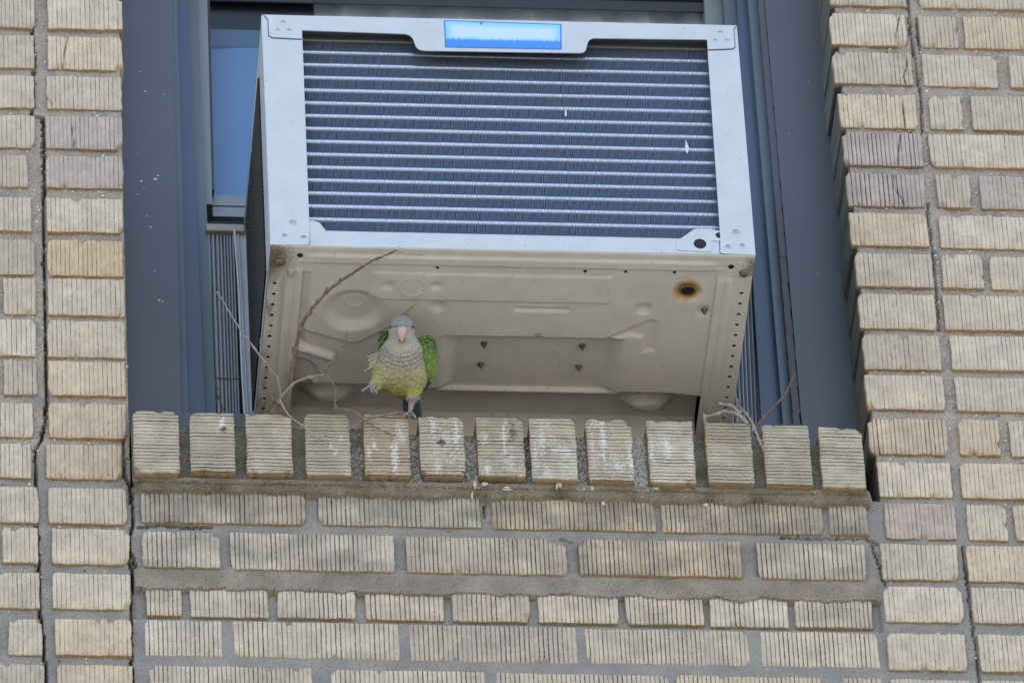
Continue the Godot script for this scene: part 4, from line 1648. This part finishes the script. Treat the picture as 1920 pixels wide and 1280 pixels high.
func build_bird() -> void:
	rng.seed = 404
	var X := Vector3(0.995941, -0.043619, 0.078739)
	var Y := Vector3(-0.02051, 0.741769, 0.670342)
	var Z := Vector3(-0.087645, -0.669236, 0.737863)
	var a := deg_to_rad(11.0)
	bird_at = Transform3D(Basis(X, Y * cos(a) - Z * sin(a), Z * cos(a) + Y * sin(a)), mm(-17.4, 292.5, 20))
	var bird := thing("parakeet", bird_at.origin, "green parakeet with grey face and breast, one foot raised, on the brick sill", "bird")
	var b := surface_net(Vector3(-56, 0, -46), Vector3(38, 132, 34), 1.7)
	var skin := b.v.duplicate()
	var cols := b.c.duplicate()
	var nn := PackedVector3Array()
	nn.resize(skin.size())
	for i in range(0, b.ix.size(), 3):
		var f := (skin[b.ix[i + 2]] - skin[b.ix[i]]).cross(skin[b.ix[i + 1]] - skin[b.ix[i]])
		for k in 3:
			nn[b.ix[i + k]] += f
	for i in b.v.size():
		b.v[i] = bl(skin[i].x, skin[i].y, skin[i].z)
	obj("body", b, M.feather, bird)
	# contour feathers laid over the body like shingles
	var fm := MB.new()
	fm.col = Color(1, 1, 1)
	var prof := [[0.0, 0.30, 0.0], [-0.35, 0.48, 0.05], [-0.7, 0.46, 0.05], [-0.93, 0.26, 0.0], [-1.0, 0.05, -0.03]]
	for i in prof.size():
		var k: float = 1.0 - 0.18 * i / 4.0
		for s in [-1, 0, 1]:
			fm.pc(Vector3(prof[i][1] * s, prof[i][0], prof[i][2] - 0.12 * absf(s)), Vector2.ZERO, Color(k, k, k))
	for i in prof.size() - 1:
		for s in 2:
			var q := i * 3 + s
			fm.t(q, q + 1, q + 4)
			fm.t(q, q + 4, q + 3)
	var feather := fm.mesh(Vector3.ZERO, M.feather)
	var xf: Array = []
	var xc: Array = []
	for i in skin.size():
		var p := skin[i]
		var n := nn[i].normalized()
		if p.y < 27.0 or (p.x < -40.0 and p.y < 42.0) or p.distance_to(Vector3(-9.5, 101, 26)) < 9.0:
			continue
		var head := sstep(84.0, 98.0, p.y)
		if rng.randf() > lerpf(0.45, 0.6, head):
			continue
		var flow := (p - Vector3(-9.5, 103, 26)).normalized().lerp(Vector3((p.x + 10.0) * 0.008, -1, -0.25), sstep(18.0, 42.0, p.distance_to(Vector3(-9.5, 103, 26))))
		flow += Vector3(rng.randf_range(-0.12, 0.12), rng.randf_range(-0.08, 0.08), 0)
		var t := (flow - n * flow.dot(n)).normalized()
		var lift := lerpf(0.20, 0.10, head) * rng.randf_range(0.5, 1.5)
		var ty := -(t * cos(lift) + n * sin(lift))
		var tz := (n * cos(lift) - t * sin(lift)).normalized()
		var L := lerpf(6.6, 2.9, head) * rng.randf_range(0.85, 1.15)
		var breast := sstep(46.0, 40.0, p.distance_to(Vector3(-9.5, 96, 24))) * (1.0 - head)
		L = lerpf(L, 3.0, breast)
		if p.y < 48.0:
			L *= 1.25
		var W := L * rng.randf_range(0.72, 0.95) if p.y > 55.0 else L * rng.randf_range(0.4, 0.6)
		var tx := ty.cross(tz)
		var B := Basis(tx * W, ty * L, tz * L)
		var at := p + n * 0.25
		xf.append(Transform3D(bird_at.basis * B, Vector3.ZERO))
		xf[-1].basis = xf[-1].basis.scaled(Vector3.ONE * 0.001) if false else Basis(xf[-1].basis.x * 0.001, xf[-1].basis.y * 0.001, xf[-1].basis.z * 0.001)
		xf[-1].origin = bl(at.x, at.y, at.z) - bird_at.origin
		var c := plumage(p + t * L * 0.6) * rng.randf_range(0.92, 1.08)
		c.a = 1.0
		xc.append(c)
	var mmesh := MultiMesh.new()
	mmesh.transform_format = MultiMesh.TRANSFORM_3D
	mmesh.use_colors = true
	mmesh.mesh = feather
	mmesh.instance_count = xf.size()
	for i in xf.size():
		mmesh.set_instance_transform(i, xf[i])
		mmesh.set_instance_color(i, xc[i])
	var fo := MultiMeshInstance3D.new()
	fo.name = "feathers"
	fo.multimesh = mmesh
	bird.add_child(fo, true)
	tag(fo, "", "", "", "stuff")
	# wings: green shell, overlapping coverts, dark flight feathers at the tip
	for side in 2:
		b = MB.new()
		var c0 := Vector3(19.0, 76, -6) if side == 0 else Vector3(-27, 89, -12)
		var rr := Vector3(14.5, 29, 20) if side == 0 else Vector3(9, 23, 15)
		var rings: Array = []
		for j in 13:
			var th := PI * (0.04 + 0.92 * j / 12.0)
			var ring: Array = []
			for i in 18:
				var ph := TAU * i / 18
				var p := c0 + Vector3(rr.x * sin(th) * cos(ph), rr.y * cos(th), rr.z * sin(th) * sin(ph))
				p.x += (0.10 if side == 0 else -0.06) * (p.y - c0.y) * (-1.0 if p.y < c0.y else -0.6) * (1.0 if side == 0 else 1.0)
				ring.append(bl(p.x, p.y, p.z))
			rings.append(ring)
		b.col = Color(0.115, 0.235, 0.045)
		b.skin(rings, true)
		var wing := obj("wing", b, M.feather, bird)
		b = MB.new()
		for k in 130:
			var ph := rng.randf_range(-0.6, 1.9) if side == 0 else rng.randf_range(1.2, 3.7)
			var th := rng.randf_range(0.25, 2.55)
			var nrm := Vector3(sin(th) * cos(ph), cos(th), sin(th) * sin(ph))
			var p := c0 + nrm * rr * 1.01
			p.x += (0.10 if side == 0 else -0.06) * (p.y - c0.y) * (-1.0 if p.y < c0.y else -0.6)
			var d := (Vector3(0.08 if side == 0 else -0.1, -1, -0.2) - nrm * Vector3(0.08, -1, -0.2).dot(nrm)).normalized()
			var L := rng.randf_range(6, 10)
			var g := rng.randf()
			var cc := Color(0.10, 0.205, 0.045).lerp(Color(0.20, 0.37, 0.05), g * sstep(100, 55, p.y) * (0.4 + 0.6 * sstep(20, 32, p.x)))
			blade(b, p - nrm * 0.5, p + d * L + nrm * 0.15, rng.randf_range(2.4, 3.4), nrm, cc, cc * 0.85)
		tag(obj("coverts", b, M.feather, wing), "", "", "", "stuff")
		if side == 0:
			b = MB.new()
			for k in 5:
				blade(b, Vector3(22.0 + k * 1.1, 60, -12 - k * 2.0), Vector3(19.5 + k * 1.3, 36 + k * 2.4, -15 - k * 2.0), 3.0, Vector3(0.6, 0, 1), Color(0.02, 0.035, 0.04), Color(0.012, 0.02, 0.03))
			for k in 5:
				blade(b, Vector3(27.0 + k * 1.2, 66, -6 - k * 3.0), Vector3(26.5 + k * 1.0, 46 + k * 1.0, -8 - k * 3.0), 2.8, Vector3(0.8, 0, 1), Color(0.14, 0.29, 0.04), Color(0.24, 0.41, 0.06))
			obj("flight_feathers", b, M.feather, wing)
		else:
			b = MB.new()
			for k in 9:
				blade(b, Vector3(-38.0 - k * 0.3, 82 - k * 1.8, 0), Vector3(-48.0 - 10.0 * rng.randf(), 76 - k * 2.2, -3), 1.2, Vector3(0, 0.3, 1), Color(0.33, 0.38, 0.20), Color(0.42, 0.44, 0.36))
			obj("flight_feathers", b, M.feather, wing)
	b = MB.new()
	for k in 7:
		var f := k / 6.0
		blade(b, Vector3(lerpf(-4, 6, f), 44, -24), Vector3(lerpf(-7, 13.5, f), lerpf(13, 3, minf(1.0, f * 2.2)), -32), 3.4, Vector3(0, 0, 1), Color(0.03, 0.07, 0.07), Color(0.012, 0.03, 0.045))
	obj("tail", b, M.feather, bird)
	# face
	for s in [[-22.6, -0.85], [2.8, 0.85]]:
		b = MB.new()
		b.lathe(bl(s[0], 111.2, 13.6), (bird_at.basis * Vector3(s[1], 0.0, 0.75)).normalized(), [Vector2(0.0008, -0.0016), Vector2(0.0026, -0.001), Vector2(0.0030, 0.0004), Vector2(0.0023, 0.0018), Vector2(0.0009, 0.0025), Vector2(0, 0.0026)], 12)
		obj("eye", b, M.eye, bird)
	b = MB.new()
	var rings: Array = []
	for q in [[108.6, 20.5, 6.0, 3.6], [107.2, 25.5, 6.3, 4.6], [103.6, 29.6, 6.0, 4.6], [99.0, 31.6, 5.0, 3.9], [94.6, 31.4, 3.5, 2.9], [91.0, 30.0, 1.9, 1.7], [88.8, 28.6, 0.5, 0.5]]:
		var ring: Array = []
		for k in 14:
			var an := TAU * k / 14
			ring.append(bl(-9.6 + q[2] * cos(an), q[0] + 0.55 * q[3] * sin(an), q[1] + q[3] * sin(an)))
		rings.append(ring)
	b.skin(rings, true)
	for i in b.v.size():
		var y := (bird_at.affine_inverse() * b.v[i]).y * 1000.0
		b.c[i] = Color(0.48, 0.35, 0.33).lerp(Color(0.50, 0.37, 0.26), sstep(101, 92, y)).lerp(Color(0.5, 0.42, 0.40), sstep(104, 108, y))
	obj("beak", b, M.beak_horn, bird)
	b = MB.new()
	b.col = Color(0.16, 0.11, 0.09)
	b.lathe(bl(-9.6, 94.0, 22.5), (bird_at.basis * Vector3(0, -0.6, 0.75)).normalized(), [Vector2(0.0042, -0.003), Vector2(0.0044, 0.001), Vector2(0.0034, 0.0042), Vector2(0.0012, 0.0058), Vector2(0, 0.006)], 12)
	obj("lower_beak", b, M.beak_horn, bird)
	# feet: two toes forward, two back, each with a claw
	for foot in [[[[0, 6, 2], [-4, 2.6, 9], [-7, -0.5, 13], [-7.6, -3.5, 14.5]], [[0, 6, 2], [4, 2.4, 9], [6.5, -1, 12.5], [7, -4, 13.6]], [[0, 5, 2], [-4, 1.5, -4], [-6, 0, -9]], [[0, 5, 2], [4, 1.5, -4], [7, 0, -9]], [[3.5, 22, 5], [1.5, 12, 3], [0, 5, 2]]],
		[[[-46, 36, 17], [-52, 34, 21], [-57, 30.4, 22.5], [-60.5, 28, 22]], [[-46, 36, 17], [-45, 32, 21], [-42, 27.5, 22], [-40.5, 24.8, 21]], [[-46, 36, 17], [-48, 31, 21.5], [-47, 28.5, 24], [-44.5, 26.5, 24]], [[-46, 36, 17], [-50, 36, 14], [-53, 33.5, 11]], [[-43, 40, 12], [-46, 36, 17]]]]:
		b = MB.new()
		for toe in foot:
			var pts: Array = []
			var rad: Array = []
			for i in toe.size() - 1:
				for s in 3:
					var q: Vector3 = Vector3(toe[i][0], toe[i][1], toe[i][2]).lerp(Vector3(toe[i + 1][0], toe[i + 1][1], toe[i + 1][2]), s / 3.0)
					pts.append(bl(q.x, q.y, q.z))
					rad.append((lerpf(2.0, 1.1, (i + s / 3.0) / (toe.size() - 1)) + (0.25 if s == 0 else 0.0)) * 0.001)
			var e: Array = toe[-1]
			pts.append(bl(e[0], e[1], e[2]))
			rad.append(0.0005)
			b.tube(pts, rad, 7)
		for i in b.c.size():
			var k := 0.8 + 0.4 * nf.get_noise_2d(i * 13.0, 4.0)
			b.c[i] = Color(0.25 * k, 0.24 * k, 0.255 * k)
		obj("foot", b, M.beak_horn, bird)


# ---------------------------------------------------------------- twigs

func branch(parent: Node3D, pts: Array, r0: float, r1: float, c0: Color, c1: Color) -> void:
	var cv := Curve3D.new()
	for i in pts.size():
		var p := Vector3(pts[i][0], pts[i][1], pts[i][2])
		var a := Vector3(pts[maxi(i - 1, 0)][0], pts[maxi(i - 1, 0)][1], pts[maxi(i - 1, 0)][2])
		var d := Vector3(pts[mini(i + 1, pts.size() - 1)][0], pts[mini(i + 1, pts.size() - 1)][1], pts[mini(i + 1, pts.size() - 1)][2])
		var tan := (d - a) / 13.0
		cv.add_point(p, -tan, tan)
	var L := cv.get_baked_length()
	var m := maxi(8, int(L / 2.2))
	var way: Array = []
	var rad: Array = []
	var b := MB.new()
	var knot := rng.randf_range(9, 15)
	var buds: Array = []
	for i in m + 1:
		var s := L * i / m
		var p := cv.sample_baked(s, true)
		p += Vector3(nf.get_noise_2d(s * 1.1, r0 * 90), nf.get_noise_2d(s * 1.1, r0 * 90 + 50), nf.get_noise_2d(s * 1.1, 99)) * 0.9
		var r := 0.86 * lerpf(r0, r1, float(i) / m) * (1.0 + 0.22 * nf.get_noise_2d(s * 2.0, 7.0))
		if s > knot:
			r *= 1.45
			knot = s + rng.randf_range(12, 22)
			if rng.randf() < 0.6:
				buds.append([p, (cv.sample_baked(minf(s + 3.0, L)) - cv.sample_baked(maxf(s - 3.0, 0))).normalized(), r])
		way.append(mm(p.x, p.y, p.z))
		rad.append(r * 0.001)
	b.tube(way, rad, 8)
	for q in buds:
		var d: Vector3 = (q[1] + Vector3(rng.randf_range(-1, 1), rng.randf_range(-0.3, 1), rng.randf_range(-0.5, 1)) * 0.9).normalized()
		var o: Vector3 = q[0]
		var e: Vector3 = o + d * (q[2] * 2.0 + 1.2)
		b.tube([mm(o.x, o.y, o.z), mm(lerpf(o.x, e.x, 0.6), lerpf(o.y, e.y, 0.6), lerpf(o.z, e.z, 0.6)), mm(e.x, e.y, e.z)], [q[2] * 0.0008, q[2] * 0.0008, q[2] * 0.0003], 6)
	for i in b.c.size():
		var k := 1.0 + 0.45 * nf.get_noise_2d(i * 3.7, 11.0)
		b.c[i] = c0.lerp(c1, clampf(0.5 + 1.3 * nz.get_noise_2d(i * 0.9, r0 * 40.0), 0.0, 1.0)) * k
		b.c[i].a = 1.0
	obj("branch", b, M.twig_bark, parent)


func build_twigs() -> void:
	rng.seed = 9
	var brown := Color(0.10, 0.07, 0.048)
	var grey := Color(0.20, 0.178, 0.158)
	var pale := Color(0.285, 0.255, 0.232)
	var red := Color(0.155, 0.10, 0.075)
	var g := "dry twigs lying on the window sill"
	var t := thing("twig", mm(-182, 291, 50), "largest dry twig, its brown arched branch reaching up under the air conditioner's lower left corner", "twig", g)
	branch(t, [[-190, 291, 26], [-180, 300, 36], [-171, 313, 50], [-166, 328, 74], [-160, 345, 105], [-155, 355, 122], [-143, 365, 141], [-122, 376, 164], [-106, 383, 174]], 3.3, 2.3, brown, Color(0.19, 0.145, 0.105))
	branch(t, [[-106, 383, 174], [-90, 389, 184], [-72, 395, 195], [-55, 399, 201], [-43, 402, 207]], 2.2, 1.3, brown, grey)
	branch(t, [[-43, 402, 207], [-30, 403, 200], [-7, 403, 198]], 0.75, 0.6, grey, pale)
	branch(t, [[-180, 298, 39], [-179, 306, 44], [-184, 320, 56], [-206, 345, 71], [-233, 375, 90], [-253, 405, 106], [-260, 415, 110]], 1.8, 1.0, grey, pale)
	branch(t, [[-182, 297, 36], [-177, 302, 46], [-161, 312, 60], [-144, 318, 62], [-124, 324, 61]], 2.2, 1.5, grey, pale)
	branch(t, [[-124, 324, 61], [-122, 328, 69], [-114, 334, 78], [-110, 342, 88], [-100, 347, 95], [-99, 356, 107]], 1.7, 1.3, red, grey)
	branch(t, [[-124, 324, 61], [-112, 314, 51], [-111, 306, 44], [-112, 291, 34]], 1.3, 1.1, red, grey)
	branch(t, [[-181, 293, 47], [-174, 276, 45], [-166, 266, 43], [-149, 252, 41], [-141, 242, 38], [-131, 240, 36], [-123, 247, 36]], 1.5, 1.1, grey, pale)
	branch(t, [[-196, 290, 30], [-190, 294, 40], [-184, 290, 48]], 2.2, 2.0, brown, grey)
	branch(t, [[-189, 288, 20], [-187, 300, 34], [-190, 309, 40]], 1.2, 0.8, brown, grey)
	t = thing("twig", mm(-66, 284, 36), "thin reddish twig lying across the brick tops at the parakeet's foot", "twig", g)
	branch(t, [[-112, 289, 38], [-96, 289, 36], [-86, 285, 36], [-76, 273, 35], [-58, 261, 32], [-40, 252, 31]], 1.3, 1.0, grey, red)
	branch(t, [[-91, 263, 31], [-73, 276, 33], [-51, 284, 32], [-31, 290, 31], [-21, 287, 30], [-9, 284, 28]], 1.6, 1.3, red, grey)
	t = thing("twig", mm(390, 285, 48), "stubby grey knotted twig on the sill under the air conditioner's right edge", "twig", g)
	branch(t, [[350, 267, 44], [348, 277, 48], [360, 280, 50], [373, 286, 50], [384, 283, 50], [393, 277, 50], [401, 268, 48]], 2.1, 2.6, grey, pale)
	branch(t, [[367, 299, 50], [385, 295, 50], [389, 286, 50], [393, 277, 50]], 1.7, 2.6, pale, grey)
	branch(t, [[391, 307, 50], [389, 289, 50], [390, 270, 46]], 1.6, 2.0, grey, red)
	branch(t, [[392, 297, 47], [403, 284, 45], [409, 271, 42], [415, 252, 38], [422, 236, 32]], 2.4, 1.7, grey, pale)
	t = thing("twig", mm(445, 330, -5), "straight reddish brown twig leaning against the right window frame", "twig", g)
	branch(t, [[416, 289, 4], [421, 312, -5], [451, 363, -19], [463, 385, -29], [473, 414, -39], [481, 440, -50]], 2.1, 1.5, red, brown)
	t = thing("twig", mm(-240, 404, -119), "dark bent twig standing before the left side panel", "twig", g)
	branch(t, [[-247, 474, -120], [-245, 449, -120], [-239, 425, -119], [-234, 404, -118]], 1.2, 1.3, Color(0.06, 0.055, 0.05), brown)
	branch(t, [[-246, 478, -120], [-235, 474, -118], [-225, 475, -118], [-215, 478, -120]], 1.2, 0.9, Color(0.06, 0.055, 0.05), brown)


func _ready() -> void:
	var cam := Camera3D.new()
	cam.name = "camera"
	add_child(cam, true)
	cam.transform = Transform3D(Basis(Vector3(0.995941, -0.043619, 0.078739), Vector3(-0.02051, 0.741769, 0.670342), Vector3(-0.087645, -0.669236, 0.737863)).orthonormalized(), Vector3(-0.981703, YB - 7.959477, 9.262311))
	cam.keep_aspect = Camera3D.KEEP_HEIGHT
	cam.fov = 3.9101
	cam.near = 0.1
	cam.far = 2000.0
	cam.current = true
	var env := Environment.new()
	env.background_mode = Environment.BG_SKY
	var sky := Sky.new()
	var sm := ProceduralSkyMaterial.new()
	sm.sky_top_color = Color(0.62, 0.715, 0.85)
	sm.sky_horizon_color = Color(0.86, 0.895, 0.93)
	sm.sky_curve = 0.16
	sm.ground_bottom_color = Color(0.45, 0.42, 0.38)
	sm.ground_horizon_color = Color(0.70, 0.70, 0.68)
	sm.energy_multiplier = 1.9
	sky.sky_material = sm
	env.sky = sky
	env.tonemap_mode = Environment.TONE_MAPPER_LINEAR
	env.tonemap_exposure = 1.6
	env.sdfgi_enabled = true
	env.ssao_enabled = true
	env.ssil_enabled = true
	var we := WorldEnvironment.new()
	we.name = "environment"
	we.environment = env
	add_child(we, true)
	# the sun stands behind the building: the wall is in shade, the street beyond its shadow is lit
	var sun := DirectionalLight3D.new()
	sun.name = "sun"
	add_child(sun, true)
	sun.look_at_from_position(Vector3(9, 20, -9), Vector3.ZERO, Vector3.UP)
	sun.light_energy = 1.6
	sun.light_color = Color(1.0, 0.95, 0.87)
	sun.light_angular_distance = 0.5
	sun.shadow_enabled = true

	materials()
	var b := MB.new()
	b.quad(Vector3(-400, 0, -400), Vector3(400, 0, -400), Vector3(400, 0, 400), Vector3(-400, 0, 400), Vector3.UP)
	tag(obj("ground", b, M.paving, null, Vector3.ZERO), "", "", "", "structure")
	build_wall()
	build_window()
	build_conditioner()
	build_bird()
	build_twigs()
